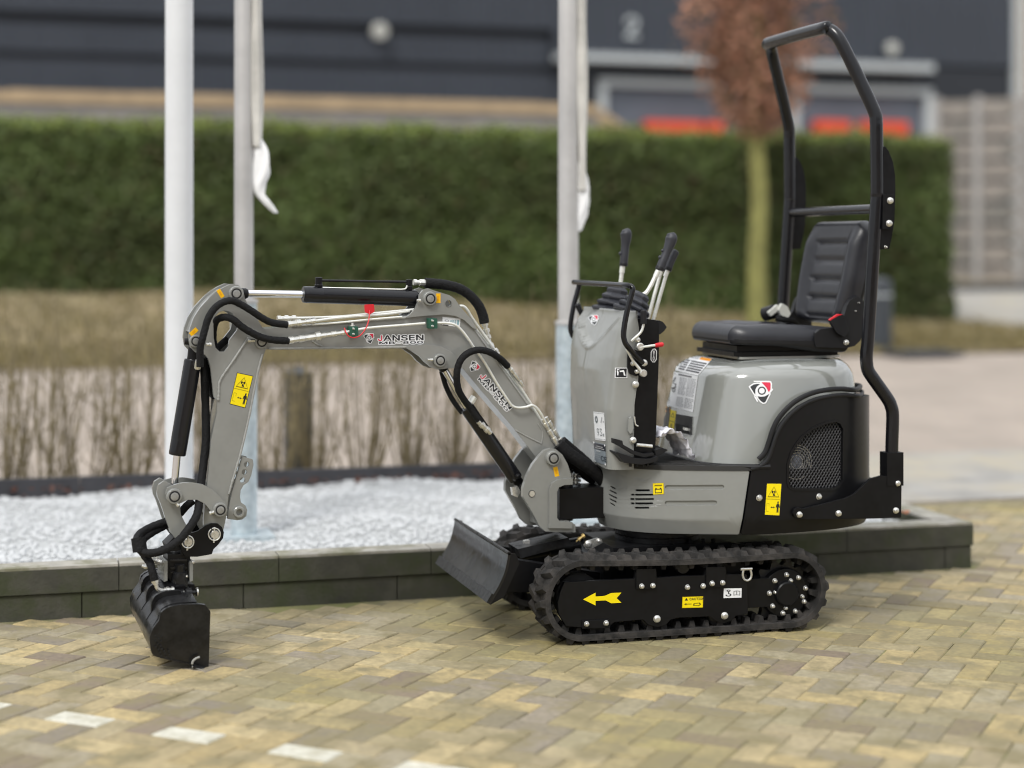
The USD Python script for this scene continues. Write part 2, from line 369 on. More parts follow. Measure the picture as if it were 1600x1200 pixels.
for k in range(4):
    y1 = min(y + 0.645, 9.8)
    wall.part("cap_block", bx(4.108, 4.238, y + 0.003, y1, 0.098, ZT - 0.012), "block"); wall.part("cap_top", bx(4.109, 4.237, y + 0.003, y1, ZT - 0.0115, ZT), "cap")
    wall.part("base_block", bx(4.112, 4.234, y + 0.003, y1, -0.05, 0.095), "block"); y = y1
single("gravel_bed", sheet(np.linspace(-1.6, 4.108, 60), np.linspace(7.263, 9.8, 30), lambda x, y: 0.128 + 0.02 * math.sin(x * 5 + y * 3) * math.sin(y * 4)), "gravel_bed", kind="structure", smooth=True)
NP = 9000
pp = np.column_stack([rng.uniform(-1.2, 4.1, NP), rng.uniform(7.27, 9.78, NP), np.zeros(NP)])
pp[:, 2] = 0.132 + 0.02 * np.sin(pp[:, 0] * 5 + pp[:, 1] * 3) * np.sin(pp[:, 1] * 4)
pi = UsdGeom.PointInstancer.Define(stage, "/World/white_gravel"); tag(pi.GetPrim(), "white pebbles filling the planter bed behind the low wall", "gravel", kind="stuff")
pm = trimesh.creation.icosphere(subdivisions=1, radius=0.5); pm.vertices *= 1 + 0.25 * (meshkit.noise(pm.vertices * 4)[:, None] - 0.5)
proto = mk_mesh("/World/white_gravel/pebble", pm, "pebble", True)
pi.CreatePrototypesRel().AddTarget(proto.GetPath()); pi.CreateProtoIndicesAttr(Vt.IntArray([0] * NP))
pi.CreatePositionsAttr(Vt.Vec3fArray.FromNumpy(pp.astype(np.float32)))
sc = rng.uniform(0.018, 0.042, (NP, 1)) * np.array([[1, 0.8, 0.6]]); pi.CreateScalesAttr(Vt.Vec3fArray.FromNumpy(sc.astype(np.float32)))
an = rng.uniform(0, np.pi, NP); pi.CreateOrientationsAttr(Vt.QuathArray([Gf.Quath(float(np.cos(a)), 0, 0, float(np.sin(a))) for a in an]))
edge = Thing("edging", "dark plastic edging boards along the back of the white gravel", "edging", at=(1.4, 9.83, 0.1))
for k in range(6):
    edge.part("board", bx(-1.7 + k * 1.0 + 0.003, -0.7 + k * 1.0 if k < 5 else 4.238, 9.80, 9.85, -0.05, 0.215 + rng.uniform(-0.004, 0.004)), "edging")
lp = np.column_stack([rng.uniform(-1.2, 4.0, 170), 9.79 - np.abs(rng.normal(0, 0.09, 170)), rng.uniform(0.155, 0.175, 170)])
lv, lf = leaves(lp, 0.05, np.array([0, 0, 1.0]), 0.5)
single("leaf_litter", (lv, lf), "dry_leaf", "reddish dry leaves lying along the dark edging", "leaves", kind="stuff", col=np.repeat(np.array([[0.085, 0.038, 0.027]]) * rng.uniform(0.6, 1.5, (170, 1)), 4, 0))
q = on_z(1413, 803, 0.2)
ang = np.linspace(0, 2 * np.pi, 12, endpoint=False)
lm = loft([[(q[0] + 0.024 * k * math.cos(a) * (1 - 0.3 * math.sin(a)), q[1] + 0.02 * k * math.sin(a), ZT - 0.03 + 0.028 + 0.014 * k * abs(math.cos(a)) + dz) for a in ang] for k, dz in ((1.0, 0.0), (0.55, 0.006), (0.1, 0.004))], capa=False)
single("fallen_leaf", lm, "red_leaf", "curled orange leaf lying on the gravel by the corner of the low wall", "leaf")

# flagpoles
def flagpole(px, r0, r1, look, base, label, flag=None, Y=8.13, tail=None):
    b = on_y(px, 600, Y); x, y = b[0], b[1]
    t = Thing("flagpole", label, "flagpole", at=(x, y, 0.12))
    if base:
        zb = base; w = 0.062
        t.part("pole", tube([(x, y, 0.5), (x, y, 3.4), (x, y, 6.5)], [r0, r0 * 0.96, r1], 20), look)
        t.part("base_sleeve", lathe((x, y, 0.1), (x, y, zb), [(0, w), (0.985, w), (1, w * 0.97)], 20), "galvanized")
        t.part("sleeve_lid", lathe((x, y, zb), (x, y, zb + 0.02), [(0, w * 1.08), (0.8, w * 1.08), (1, w * 0.8)], 20), "pole_alu")
    else:
        t.part("pole", tube([(x, y, 0.1), (x, y, 3.0), (x, y, 6.5)], [r0, r0 * 0.97, r1], 20), look)
    t.part("base_plate", bx(x - 0.13, x + 0.13, y - 0.13, y + 0.13, 0.118, 0.142), "galvanized")
    if flag:
        ptop, pend = flag
        zs = np.linspace(5.6, 1.47 + (HZ - pend) * 8.4 / FPX, 40); ztop = 1.47 + (HZ - ptop) * 8.4 / FPX
        dx, dy = RGT[0], RGT[1]
        f = Thing("furled_flag", None, None, at=(x, y, zs[-1]))
        rows = []
        for z in [z for z in zs if z > ztop - 0.16]:
            ring = []
            for a in np.linspace(0, 2 * np.pi, 18, endpoint=False):
                k = 1 + 0.22 * math.sin(5 * a + z * 3); lx, ly = r0 + 0.016 + (0.024 + 0.005 * math.sin(z * 9)) * k * math.cos(a), 0.03 * k * math.sin(a)
                ring.append((x + dx * lx + FWD[0] * ly, y + dy * lx + FWD[1] * ly, z))
            rows.append(ring)
        f.part("rolled_cloth", outward(loft(rows)), "flag_stripe", smooth=60)
        rows = []; tl = np.array(tail, float); td = spline(tl, 5)
        for i, (py, xa, xc) in enumerate(td):
            c = on_y((xa + xc) / 2, py, Y - 0.012); hw = (xc - xa) / 2 * 8.4 / FPX; ring = []
            for a in np.linspace(0, 2 * np.pi, 22, endpoint=False):
                k = 1 + 0.16 * math.sin(4 * a + i * 0.35) + 0.07 * math.sin(9 * a - i * 0.5)
                ring.append(c + RGT * hw * k * math.cos(a) + FWD * (0.42 * hw + 0.006) * k * math.sin(a))
            rows.append(ring)
        f.part("loose_tail", outward(loft(rows)), "flag_cloth", smooth=60)
        return t, f
    return t, None
flagpole(280, 0.065, 0.05, "pole_white", 0, "thick white lacquered flagpole without a flag, leftmost of the poles")
_, fl = flagpole(381, 0.045, 0.035, "pole_alu", 1.22, "grey flagpole rising behind the bent grey arm of the excavator", (212, 332), tail=[(211, 394, 402), (225, 395, 413), (245, 395, 420), (268, 395, 421), (288, 394, 414), (303, 399, 413), (316, 409, 423), (326, 420, 430), (333, 428, 434)])
tag(fl.prim, "furled white flag with a trailing tail, hanging on the pole behind the digger arm", "flag")
_, fl = flagpole(888, 0.05, 0.036, "pole_alu", 1.10, "grey flagpole with galvanized foot rising behind the control console", (258, 362), tail=[(254, 898, 905), (268, 898, 914), (288, 898, 920), (310, 898, 921), (330, 897, 918), (347, 898, 913), (361, 901, 908)])
tag(fl.prim, "furled white flag hanging on the pole just left of the joysticks", "flag")

# row of bare shrubs behind the gravel
def shrub(x, y, label, h=1.15, n=15, seed=0):
    g = np.random.default_rng(seed); t = Thing("bare_shrub", label, "shrub", at=(x, y, 0), group="bare shrubs in a row behind the white gravel")
    st, tw = [], []
    for i in range(n):
        a = g.uniform(0, 2 * np.pi); sp = g.uniform(0.04, 0.26); hh = h * g.uniform(0.75, 1.08); b = np.array([x, y, 0.0]) + np.array([math.cos(a), math.sin(a), 0]) * g.uniform(0, 0.05)
        d = np.array([math.cos(a), math.sin(a) * 0.8, 0])
        pts = [b, b + d * sp * 0.55 + [0, 0, hh * 0.25], b + d * sp * 0.9 + [0, 0, hh * 0.6] + g.normal(0, 0.015, 3), b + d * sp * 1.05 + [0, 0, hh] + g.normal(0, 0.03, 3)]
        st.append(tube(pts, [0.0085, 0.0065, 0.004, 0.0018], 5, 3))
        for j in range(10):
            u = g.uniform(0.2, 0.97); p0 = spline(pts, 8)[int(u * 23)]; q = g.normal(0, 1, 3); q[2] = abs(q[2]) + 1.2; q /= np.linalg.norm(q); L = g.uniform(0.1, 0.3)
            tw.append(tube([p0, p0 + q * L * 0.5 + g.normal(0, 0.012, 3), p0 + q * L + [0, 0, 0.03]], [0.0028, 0.0018, 0.001], 4, 2, caps=False))
    t.part("stem_cluster", cat(st), "stem", smooth=True, kind="stuff"); t.part("twig", cat(tw), "stem", smooth=True, kind="stuff")
    return t
xs = [-1.35, -1.02, -0.72, -0.42, -0.12, 0.10, 0.33, 0.60, 0.93, 1.16, 1.42, 1.66, 1.95, 2.22, 2.5, 2.78, 3.05, 3.3, 3.55, 3.85, 4.1]
for i, x in enumerate(xs):
    shrub(x, 10.12 + 0.08 * math.sin(i * 2.3), "bare olive-brown shrub with many thin upright stems, in the row behind the white gravel", h=1.10 + 0.10 * math.sin(i * 1.7), n=13 + i % 5, seed=100 + i)
# dark post among the shrubs
p = on_y(465, 700, 10.5); t = Thing("bollard", "dark square post standing among the bare shrubs", "bollard", at=(p[0], p[1], 0.02))
t.part("post", bx(p[0] - 0.075, p[0] + 0.075, p[1] - 0.075, p[1] + 0.075, -0.05, 0.70), "bin_grey"); t.part("cap", outward(loft([[(p[0] + sx * w, p[1] + sy * w, z) for sx, sy in ((-1, -1), (1, -1), (1, 1), (-1, 1))] for w, z in ((0.082, 0.702), (0.082, 0.722), (0.02, 0.75))])), "bin_grey", smooth=False)

# grass verge rising to the hedge
def verge_z(x, y):
    b = 0.46 * min(1.0, max(0.0, (11.5 - x) / 9.0)); t = min(1.0, max(0.0, (y - 18.0) / 3.2)); return ground_z(y) + 0.02 + 0.02 * math.sin(x * 2.1) * math.sin(y * 1.7) + b * t * t * (3 - 2 * t)
single("verge", sheet(np.linspace(-8, 12.7, 30), np.linspace(17.2, 23.5, 22), lambda x, y: verge_z(x, y)), "verge", kind="structure", smooth=True)
single("verge_strip", sheet(np.linspace(12.72, 22, 14), np.linspace(17.2, 18.8, 5), lambda x, y: ground_z(y) + 0.02 + 0.02 * math.sin(x * 2.1)), "verge", kind="structure", smooth=True)
NG = 16000
gp = np.column_stack([rng.uniform(-3, 20, NG), rng.uniform(17.2, 18.7, NG) + np.where(rng.random(NG) < 0.5, rng.uniform(0, 2.6, NG), 0), np.zeros(NG)])
gp = gp[(gp[:, 0] < 12.6) | (gp[:, 1] < 18.7)]; gp[:, 2] = [verge_z(x, y) + 0.03 for x, y in gp[:, :2]]
gv, gf = leaves(gp, 0.16, np.array([0.9, 0.9, 0.1]), 0.8, 0.14)
single("verge_grass", (gv, gf), "grass_blade", "dull yellow-green grass on the strip in front of the hedge", "grass", kind="stuff", col=np.repeat(np.array([[0.20, 0.165, 0.075]]) * rng.uniform(0.6, 1.5, (len(gp), 1)) * np.array([[1, 1, 1]]), 4, 0))
HX0, HX1, HY0, HY1, HZ1 = -2.2, 12.4, 21.4, 22.7, 3.0
hedge = Thing("hedge", "tall clipped dense green hedge running behind the road", "hedge", at=(5, 22, 0.5))
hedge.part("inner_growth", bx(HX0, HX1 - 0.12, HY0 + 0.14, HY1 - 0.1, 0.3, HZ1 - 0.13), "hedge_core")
def hedge_pts(n, face):
    if face == "front": p = np.column_stack([rng.uniform(HX0, HX1, n), np.full(n, HY0), 0.45 + (HZ1 - 0.45) * rng.uniform(0, 1, n)]); nr = np.array([0, -1.0, 0.25])
    elif face == "top": p = np.column_stack([rng.uniform(HX0, HX1, n), rng.uniform(HY0, HY1, n), np.full(n, HZ1)]); nr = np.array([0, -0.2, 1.0])
    else: p = np.column_stack([np.full(n, HX1), rng.uniform(HY0, HY1, n), 0.45 + (HZ1 - 0.45) * rng.uniform(0, 1, n)]); nr = np.array([1.0, -0.3, 0.2])
    b = meshkit.fbm(p * 1.7, 4) - 0.5; p = p + nr * (b[:, None] * 0.26 + rng.normal(0, 0.035, (n, 1))); return p, np.tile(nr, (n, 1))
P, Nn = zip(*[hedge_pts(n, f) for n, f in ((52000, "front"), (12000, "top"), (5200, "end"))]); P, Nn = np.vstack(P), np.vstack(Nn)
hv, hf = leaves(P, 0.085, Nn, 0.75)
tone = meshkit.fbm(P * np.array([0.9, 0.9, 1.4]), 4, 5); mixc = np.clip((tone - 0.35) / 0.3, 0, 1)[:, None]
hc = np.array([[0.072, 0.092, 0.031]]) * (1 - mixc) + np.array([[0.108, 0.150, 0.045]]) * mixc; hc = 1.08 * hc * rng.uniform(0.72, 1.3, (len(P), 1))
br = rng.random(len(P)) < 0.07; hc[br] = np.array([0.10, 0.075, 0.035]) * rng.uniform(0.7, 1.2, (br.sum(), 1))
newg = (P[:, 2] > HZ1 - 0.1) & (rng.random(len(P)) < 0.6); hc[newg] = np.array([0.20, 0.25, 0.065]) * rng.uniform(0.7, 1.3, (newg.sum(), 1))
sh_pts = np.column_stack([rng.uniform(HX0, HX1, 260), rng.uniform(HY0, HY0 + 0.5, 260), np.full(260, HZ1 - 0.05)])
hedge.part("stray_shoot", cat([tube([p, p + [rng.normal(0, .05), -0.03, .1], p + [rng.normal(0, .09), -0.05, rng.uniform(.10, .2)]], [.008, .006, .003], 4, 2, caps=False) for p in sh_pts]), "bark", kind="stuff", smooth=True)
hedge.part("foliage", (hv, hf), "hedge_leaf", col=np.repeat(hc, 4, 0), kind="stuff")

# street tree with withered leaves
tb = on_y(1183, 480, 19.4); tx, ty = tb[0], tb[1]; gz = ground_z(ty)
tree = Thing("street_tree", "young tree with a mossy yellow-green trunk and withered red-brown leaves", "tree", at=(tx, ty, gz))
tr = tube([(tx + 0.02, ty, gz - 0.1), (tx, ty, gz + 0.9), (tx + 0.03, ty, 2.1), (tx - 0.03, ty, 3.1), (tx, ty, 4.3), (tx + 0.04, ty, 5.6)], [0.15, 0.115, 0.105, 0.10, 0.07, 0.035], 14)
tree.part("trunk", tr, "bark", smooth=True)
g = np.random.default_rng(3); lpts = []
for i in range(30):
    a = g.uniform(0, 2 * np.pi); z0 = g.uniform(2.8, 5.0); L = g.uniform(0.6, 1.2) * (0.6 + 0.48 * (z0 - 2.6)); L = min(L, 1.9)
    d = np.array([math.cos(a), math.sin(a), g.uniform(0.7, 1.6)]); d /= np.linalg.norm(d); p0 = np.array([tx, ty, z0]); pts = [p0, p0 + d * L * 0.5 + g.normal(0, 0.04, 3), p0 + d * L + g.normal(0, 0.07, 3)]
    tree.part("limb", tube(pts, [0.03, 0.018, 0.006], 6, 4), "limb", smooth=True)
    sp = spline(pts, 10)
    for j in range(26):
        q = sp[g.integers(5, len(sp))]; q2 = q + g.normal(0, 0.18, 3); lpts += [q2 + g.normal(0, 0.10, 3) for _ in range(g.integers(10, 24))]
lpts = np.array(lpts); ztop = 2.95 + 0.0 * lpts[:, 2]
keep = np.hypot(lpts[:, 0] - tx, lpts[:, 1] - ty) < 0.12 + np.clip((lpts[:, 2] - 2.70) * 0.82, 0, 1.75) + g.normal(0, 0.06, len(lpts))
lpts = lpts[keep & (lpts[:, 2] > 2.8)]
tv, tf = leaves(lpts, 0.085, None, 1, 0.55)
lc = np.array([[0.42, 0.225, 0.15]]) * g.uniform(0.5, 1.5, (len(lpts), 1)); gr = g.random(len(lpts)) < 0.2; lc[gr] = np.array([0.16, 0.12, 0.07])
tree.part("crown", (tv, tf), "dry_leaf", col=np.repeat(lc, 4, 0), kind="stuff")

# litter bin right of the excavator
bp = on_y(1372, 540, 17.7); bz = ground_z(bp[1])
t = Thing("litter_bin", "round dark grey litter bin with a pale ring, behind the roll bar", "bin", at=(bp[0], bp[1], bz))
t.part("body", lathe((bp[0], bp[1], bz), (bp[0], bp[1], bz + 0.62), [(0, 0.14), (0.03, 0.155), (0.97, 0.155), (1, 0.15)], 24), "bin_grey")
t.part("ring", lathe((bp[0], bp[1], bz + 0.62), (bp[0], bp[1], bz + 0.645), [(0, 0.158), (1, 0.158)], 24), "white_trim")
t.part("hood", lathe((bp[0], bp[1], bz + 0.646), (bp[0], bp[1], bz + 0.83), [(0, 0.155), (0.7, 0.155), (0.9, 0.13), (1, 0.06)], 24), "bin_grey")
dp = on_y(1440, 549, 17.0)
dz = ground_z(dp[1]) + 0.03; dr = Thing("drain_cover", "dark rectangular iron drain cover set in the verge edge right of the bin", "drain", at=(dp[0], dp[1], dz))
dr.part("frame", cat([bx(dp[0] - 0.36, dp[0] + 0.36, dp[1] - 0.30 + a, dp[1] - 0.25 + a, dz, dz + 0.04) for a in (0, 0.55)] + [bx(dp[0] - 0.36 + a, dp[0] - 0.31 + a, dp[1] - 0.249, dp[1] + 0.249, dz, dz + 0.04) for a in (0, 0.67)]), "bin_grey")
for k in range(9): dr.part("bar", bx(dp[0] - 0.30 + k * 0.068, dp[0] - 0.265 + k * 0.068, dp[1] - 0.248, dp[1] + 0.248, dz + 0.004, dz + 0.03), "bin_grey")

# warehouse behind
YB = 36.0
def zb(px, py, Y=YB): return on_y(px, py, Y)[2]
def xb(px, Y=YB): return on_y(px, 100, Y)[0]
z_band1, z_band2 = zb(430, 40), zb(430, 98)
hall = Thing("warehouse", "dark anthracite ribbed-steel warehouse with two loading docks", "building", at=(8, YB, 0.8))
hall.part("wall_backing", bx(xb(-260), xb(1584) - 0.02, YB + 0.16, YB + 0.6, 0.0, 11.0), "cladding_dark")
def ribbed(x0, x1, z0, z1, y, pitch=0.262, depth=0.035):
    pts = []; x = x0; k = 0
    while x < x1 - 1e-6:
        for fx, d in ((0.0, 0), (0.52, 0), (0.64, depth), (0.88, depth)):
            if x + fx * pitch < x1: pts.append((x + fx * pitch, y - d))
        x += pitch
    pts.append((x1, y)); a = np.array(pts)
    poly = np.vstack([a, [(x1, y + 0.05), (x0, y + 0.05)]])
    m = trimesh.creation.extrude_polygon(Polygon(poly), z1 - z0, engine="earcut"); m.apply_translation([0, 0, z0]); return m
def clad(xa, xz, z0, z1, y, step=1.048):
    x = xa
    while x < xz - 0.01:
        x1 = min(x + step, xz); hall.part("cladding_panel", ribbed(x + 0.004, x1 - 0.004, z0, z1, y), "cladding", smooth=False); x = x1
XL, XM, XR = xb(-200), xb(866), xb(1584)
clad(XL, XM, z_band1 + 0.12, 8.0, YB - 0.0); clad(XL, XM, z_band2 + 0.10, z_band1 - 0.10, YB + 0.09); clad(XL, XM, 1.5, z_band2 - 0.08, YB + 0.09)
z_trim = zb(1150, 100)
clad(XM + 0.02, XR, z_trim + 0.12, 8.0, YB); clad(XM + 0.02, XR, 1.0, z_trim - 0.14, YB + 0.10)
hall.part("corner_trim", bx(XM - 0.06, XM + 0.012, YB - 0.07, YB + 0.14, z_band2, z_band1 + 0.12), "cladding_dark")
hall.part("canopy_edge", bx(XM - 0.05, xb(1440), YB - 0.6, YB - 0.05, z_trim - 0.09, z_trim + 0.07), "white_trim")
hall.part("corner_trim", bx(XR - 0.03, XR + 0.1, YB - 0.06, YB + 0.15, 0.6, 8.0), "white_trim")
hall.part("recessed_bay", bx(xb(1452), xb(1578), YB - 0.012, YB + 0.085, 0.6, zb(1500, 108)), "cladding_dark")
for xa, xc, yt in ((932, 1150, 120), (1232, 1450, 130)):
    X0, X1, Zt = xb(xa), xb(xc), zb((xa + xc) / 2, yt + 6); w = 0.17
    d = hall.part("loading_dock", bx(X0 + w, X1 - w, YB - 0.05, YB + 0.03, 1.0, Zt - w), "dock_grey", label="grey loading dock door in a white frame, " + ("behind the tree" if xa < 1000 else "right of the tree, behind the roll bar"))
    hall.part("frame", bx(X0, X0 + w - 0.003, YB - 0.22, YB + 0.02, 1.0, Zt), "white_trim", parent=d); hall.part("frame", bx(X1 - w + 0.003, X1, YB - 0.22, YB + 0.02, 1.0, Zt), "white_trim", parent=d)
    hall.part("frame", bx(X0 + w, X1 - w, YB - 0.215, YB + 0.02, Zt - w + 0.003, Zt - 0.002), "white_trim", parent=d)
    zr = zb((xa + xc) / 2, 200)
    bars = ((1002, 1088), (1096, 1122)) if xa < 1000 else ((1266, 1318), (1338, 1408))
    for r0, r1 in bars: hall.part("red_bumper", bx(xb(r0), xb(r1), YB - 0.34, YB - 0.06, zr - 0.16, zr + 0.14), "red_bar", parent=d)
    for q in range(3):
        zz = 1.2 + (Zt - w - 1.2) * (q + 1) / 4; hall.part("door_seam", bx(X0 + w + 0.02, X1 - w - 0.02, YB - 0.062, YB - 0.051, zz, zz + 0.03), "cladding_dark", parent=d)
two = meshkit.text_mesh("2", 0.45, 0.03, bold=True); v = np.asarray(two.vertices); o = on_y(973, 58, YB - 0.06)
hall.part("dock_number", trimesh.Trimesh(np.column_stack([o[0] + v[:, 0], YB - 0.045 - v[:, 2], o[2] + v[:, 1]]), np.asarray(two.faces), process=False), "white_trim", smooth=False)
for lx, lz, s in ((593, 48, 0.17), (1393, 75, 0.14)):
    o = on_y(lx, lz, YB - 0.15); l_ = hall.part("wall_lamp", lathe((o[0], YB - 0.04, o[2]), (o[0], YB - 0.26, o[2] - 0.02), [(0, s * 0.5), (0.25, s * 0.55), (0.35, s), (0.9, s), (1, s * 0.85)], 16), "lamp_shell")
    hall.part("bracket", bx(o[0] - 0.05, o[0] + 0.05, YB - 0.045, YB + 0.0, o[2] - 0.12, o[2] + 0.12), "cladding_dark", parent=l_)
# yard wall with sandstone coping in front of the warehouse
YW = 31.0
rw = Thing("yard_wall", "long grey wall with a sandy coping behind the hedge", "wall", at=(4, YW, 1))
X0, X1, X2 = on_y(-220, 150, YW)[0], on_y(935, 170, YW)[0], on_y(1002, 200, YW)[0]; zt = on_y(430, 153, YW)[2]
x = X0
while x < X1 - 0.1:
    x1 = min(x + 2.4, X1); rw.part("wall_panel", bx(x + 0.006, x1 - 0.006, YW, YW + 0.3, 0.5, zt - 0.18), "render_grey"); rw.part("coping", bx(x + 0.004, x1 - 0.004, YW - 0.05, YW + 0.36, zt - 0.178, zt + 0.02 + rng.uniform(-0.012, 0.02)), "sandstone"); x = x1
F0 = Fr(0, YW, 0)
rw.part("ramp_end", sl(ext(Polygon([(X1, 0.5), (X2, 0.5), (X2, zt - 0.55), (X1, zt - 0.03)]), 0.3), F0, 0.0), "sandstone")
# concrete slab fence on the right
fence = Thing("slab_fence", "grey concrete slab fence with pale posts at the far right", "fence", at=(18, 30, 0.8))
A = EYE + ray(1452, 300) * (34.0 / FPX); B = EYE + ray(1600, 300) * (33.1 / FPX); dirf = (B - A)[:2]; L0 = np.linalg.norm(dirf); dirf /= L0
bay = np.linalg.norm((EYE + ray(1594, 300) * (33.1 / FPX) - (EYE + ray(1528, 300) * (33.5 / FPX)))[:2])
FF = Fr(A[0], A[1], math.atan2(dirf[1], dirf[0])); z0f, z1f = 0.78, 1.47 + (390 - 156) / FPX * 34.0; rows_f = 9; hh = (z1f - z0f) / rows_f
s0 = np.linalg.norm((EYE + ray(1528, 300) * (33.5 / FPX) - A)[:2])
for k in range(-1, 4):
    sk = s0 + k * bay
    fence.part("post", trimesh.Trimesh(FF.ww([(sk + a * 0.065, b * 0.10, z) for z in (0.4, z1f + 0.04) for a, b in ((-1, -1), (1, -1), (1, 1), (-1, 1))]), [(0, 1, 5), (0, 5, 4), (1, 2, 6), (1, 6, 5), (2, 3, 7), (2, 7, 6), (3, 0, 4), (3, 4, 7), (4, 5, 6), (4, 6, 7)], process=False), "fence_post", smooth=False)
    if k < 3:
        for r_ in range(rows_f):
            a0, a1, zz0, zz1, off = sk + 0.067, sk + bay - 0.067, z0f + r_ * hh + 0.035, z0f + (r_ + 1) * hh - 0.035, rng.uniform(0, 0.02)
            fence.part("slab", trimesh.Trimesh(FF.ww([(s, l, z) for z in (zz0, zz1) for s, l in ((a0, off - 0.02), (a1, off - 0.02), (a1, off + 0.03), (a0, off + 0.03))]), [(0, 1, 5), (0, 5, 4), (1, 2, 6), (1, 6, 5), (2, 3, 7), (2, 7, 6), (3, 0, 4), (3, 4, 7), (4, 5, 6), (4, 6, 7), (0, 2, 1), (0, 3, 2)], process=False), "fence_slab", smooth=False)
single("fence_verge", sheet(np.linspace(15.5, 30, 12), np.linspace(27.6, 31, 5), lambda x, y: ground_z(y) + 0.03), "verge", kind="structure", smooth=False)
kb = Thing("kerb", "dark kerb stones along the foot of the slab fence", "kerb", at=(17, 27.4, 0.7))
for k in range(8): kb.part("kerb_stone", bx(15.2 + k * 1.0, 16.19 + k * 1.0, 27.40, 27.56, 0.5, 0.74 + 0.12), "bin_grey")
# brick neighbour at the far right edge
nb = Thing("neighbour_building", "pale brown building glimpsed at the right edge behind the fence", "building", at=(24, 44, 1))
nx = on_y(1592, 100, 44.0)[0]
nb.part("wall", bx(nx, nx + 14, 44.0, 52, 0.5, 10.5), "sandstone"); nb.part("corner_pipe", rod((nx + 0.15, 43.9, 0.6), (nx + 0.15, 43.9, 10.4), 0.08), "white_trim"); nb.part("roof_edge", bx(nx - 0.15, nx + 14.1, 43.85, 52.1, 10.51, 10.75), "cladding_dark")

# the yard's other side, behind the camera (it shows only as a reflection in the paint)
op = Thing("opposite_building", "low brick building across the yard, behind the photographer", "building", at=(4, -28, 0))
op.part("wall", bx(-22, 30, -34, -28, -0.1, 4.6), "sandstone"); op.part("roof", outward(loft([[(-22.6, y, z), (30.6, y, z)] for y, z in ((-27.4, 4.6), (-27.4, 4.75), (-31, 7.2), (-34.6, 4.75), (-34.6, 4.6))], close=False, capa=False, capb=False)), "cladding_dark", smooth=False)
for k in range(9):
    x = -20 + k * 5.6; w_ = op.part("window", bx(x, x + 2.2, -28.03, -27.995, 1.0, 2.8), "cladding_dark"); op.part("frame", cat([bx(x - 0.08, x, -28.05, -27.98, 0.95, 2.88), bx(x + 2.2, x + 2.28, -28.05, -27.98, 0.95, 2.88), bx(x, x + 2.2, -28.05, -27.98, 2.8, 2.88), bx(x, x + 2.2, -28.05, -27.96, 0.92, 1.0)]), "white_trim", parent=w_)
# ================================================================== THE EXCAVATOR
pbr("paint_grey", (0.195, 0.198, 0.185), 0.33, var=0.11, vscale=5, coat=0.9, coat_rough=0.10, bevel=0.003, rvar=0.07, bump=0.06, bscale=220, bdist=0.001)
pbr("hood_grey", (0.212, 0.219, 0.202), 0.12, var=0.03, vscale=3, coat=1.0, coat_rough=0.02, rvar=0.04, spec=0.9)
pbr("panel_grey", (0.218, 0.223, 0.21), 0.32, var=0.06, vscale=4, coat=0.5, coat_rough=0.08, bevel=0.002, rvar=0.05)
pbr("weld", (0.27, 0.27, 0.255), 0.4, var=0.15, vscale=90, bump=0.5, bscale=300, bdist=0.002)
pbr("paint_black", (0.0045, 0.0045, 0.005), 0.34, var=0.2, vscale=8, spec=0.22, bevel=0.002, rvar=0.08)
pbr("cover_black", (0.0045, 0.0045, 0.005), 0.30, var=0.1, vscale=4, spec=0.26, rvar=0.05)
pbr("tube_black", (0.004, 0.004, 0.005), 0.20, var=0.1, spec=0.42, rvar=0.05)
pbr("worn_black", (0.007, 0.007, 0.0075), 0.30, var=0.4, vscale=14, rvar=0.14, spec=0.34, mottling=(0.014, 0.014, 0.0145), mscale=7)
pbr("track_rubber", (0.020, 0.019, 0.018), 0.82, var=0.35, vscale=18, bump=0.5, bscale=90, bdist=0.003, mottling=(0.050, 0.045, 0.041), mscale=9, spec=0.3)
pbr("seal_rubber", (0.010, 0.010, 0.011), 0.5, var=0.1, spec=0.3)
pbr("hose_sleeve", (0.0065, 0.0065, 0.007), 0.7, var=0.4, vscale=40, bump=0.9, bscale=110, bdist=0.005, spec=0.22)
pbr("chrome", (0.78, 0.79, 0.80), 0.10, metal=1.0, var=0.03, rvar=0.03)
pbr("grille_wire", (0.055, 0.055, 0.058), 0.4, var=0.1)
pbr("blade_black", (0.006, 0.006, 0.0065), 0.20, var=0.4, vscale=10, rvar=0.1, spec=0.42, mottling=(0.011, 0.011, 0.0115), mscale=6, bump=0.08, bscale=40, bdist=0.004)
pbr("pin_steel", (0.30, 0.30, 0.285), 0.4, metal=0.6, var=0.2, vscale=60)
pbr("zinc", (0.66, 0.65, 0.61), 0.30, metal=0.9, var=0.12, vscale=50)
pbr("steel_pipe", (0.74, 0.74, 0.69), 0.34, metal=0.55, var=0.06, vscale=20)
pbr("vinyl", (0.013, 0.0135, 0.017), 0.36, var=0.12, vscale=12, bump=0.25, bscale=420, bdist=0.0012, rvar=0.05)
pbr("plastic_dark", (0.008, 0.008, 0.009), 0.45, var=0.1, spec=0.3, bevel=0.002)
pbr("grip", (0.020, 0.021, 0.027), 0.5, var=0.1, bump=0.2, bscale=300, bdist=0.001)
pbr("mat_rubber", (0.022, 0.021, 0.020), 0.75, var=0.25, vscale=14)
pbr("hole_dark", (0.004, 0.004, 0.004), 0.8, var=0.0)
pbr("red_plastic", (0.55, 0.012, 0.02), 0.4, var=0.05)
pbr("green_clamp", (0.012, 0.075, 0.045), 0.45, var=0.1)
pbr("print", (1, 1, 1), 0.4, var=0.02, attr="col", spec=0.4)
pbr("cloth_white", (0.86, 0.85, 0.90), 0.85, var=0.08, vscale=12)
pbr("brass", (0.55, 0.40, 0.16), 0.4, metal=0.8, var=0.15)
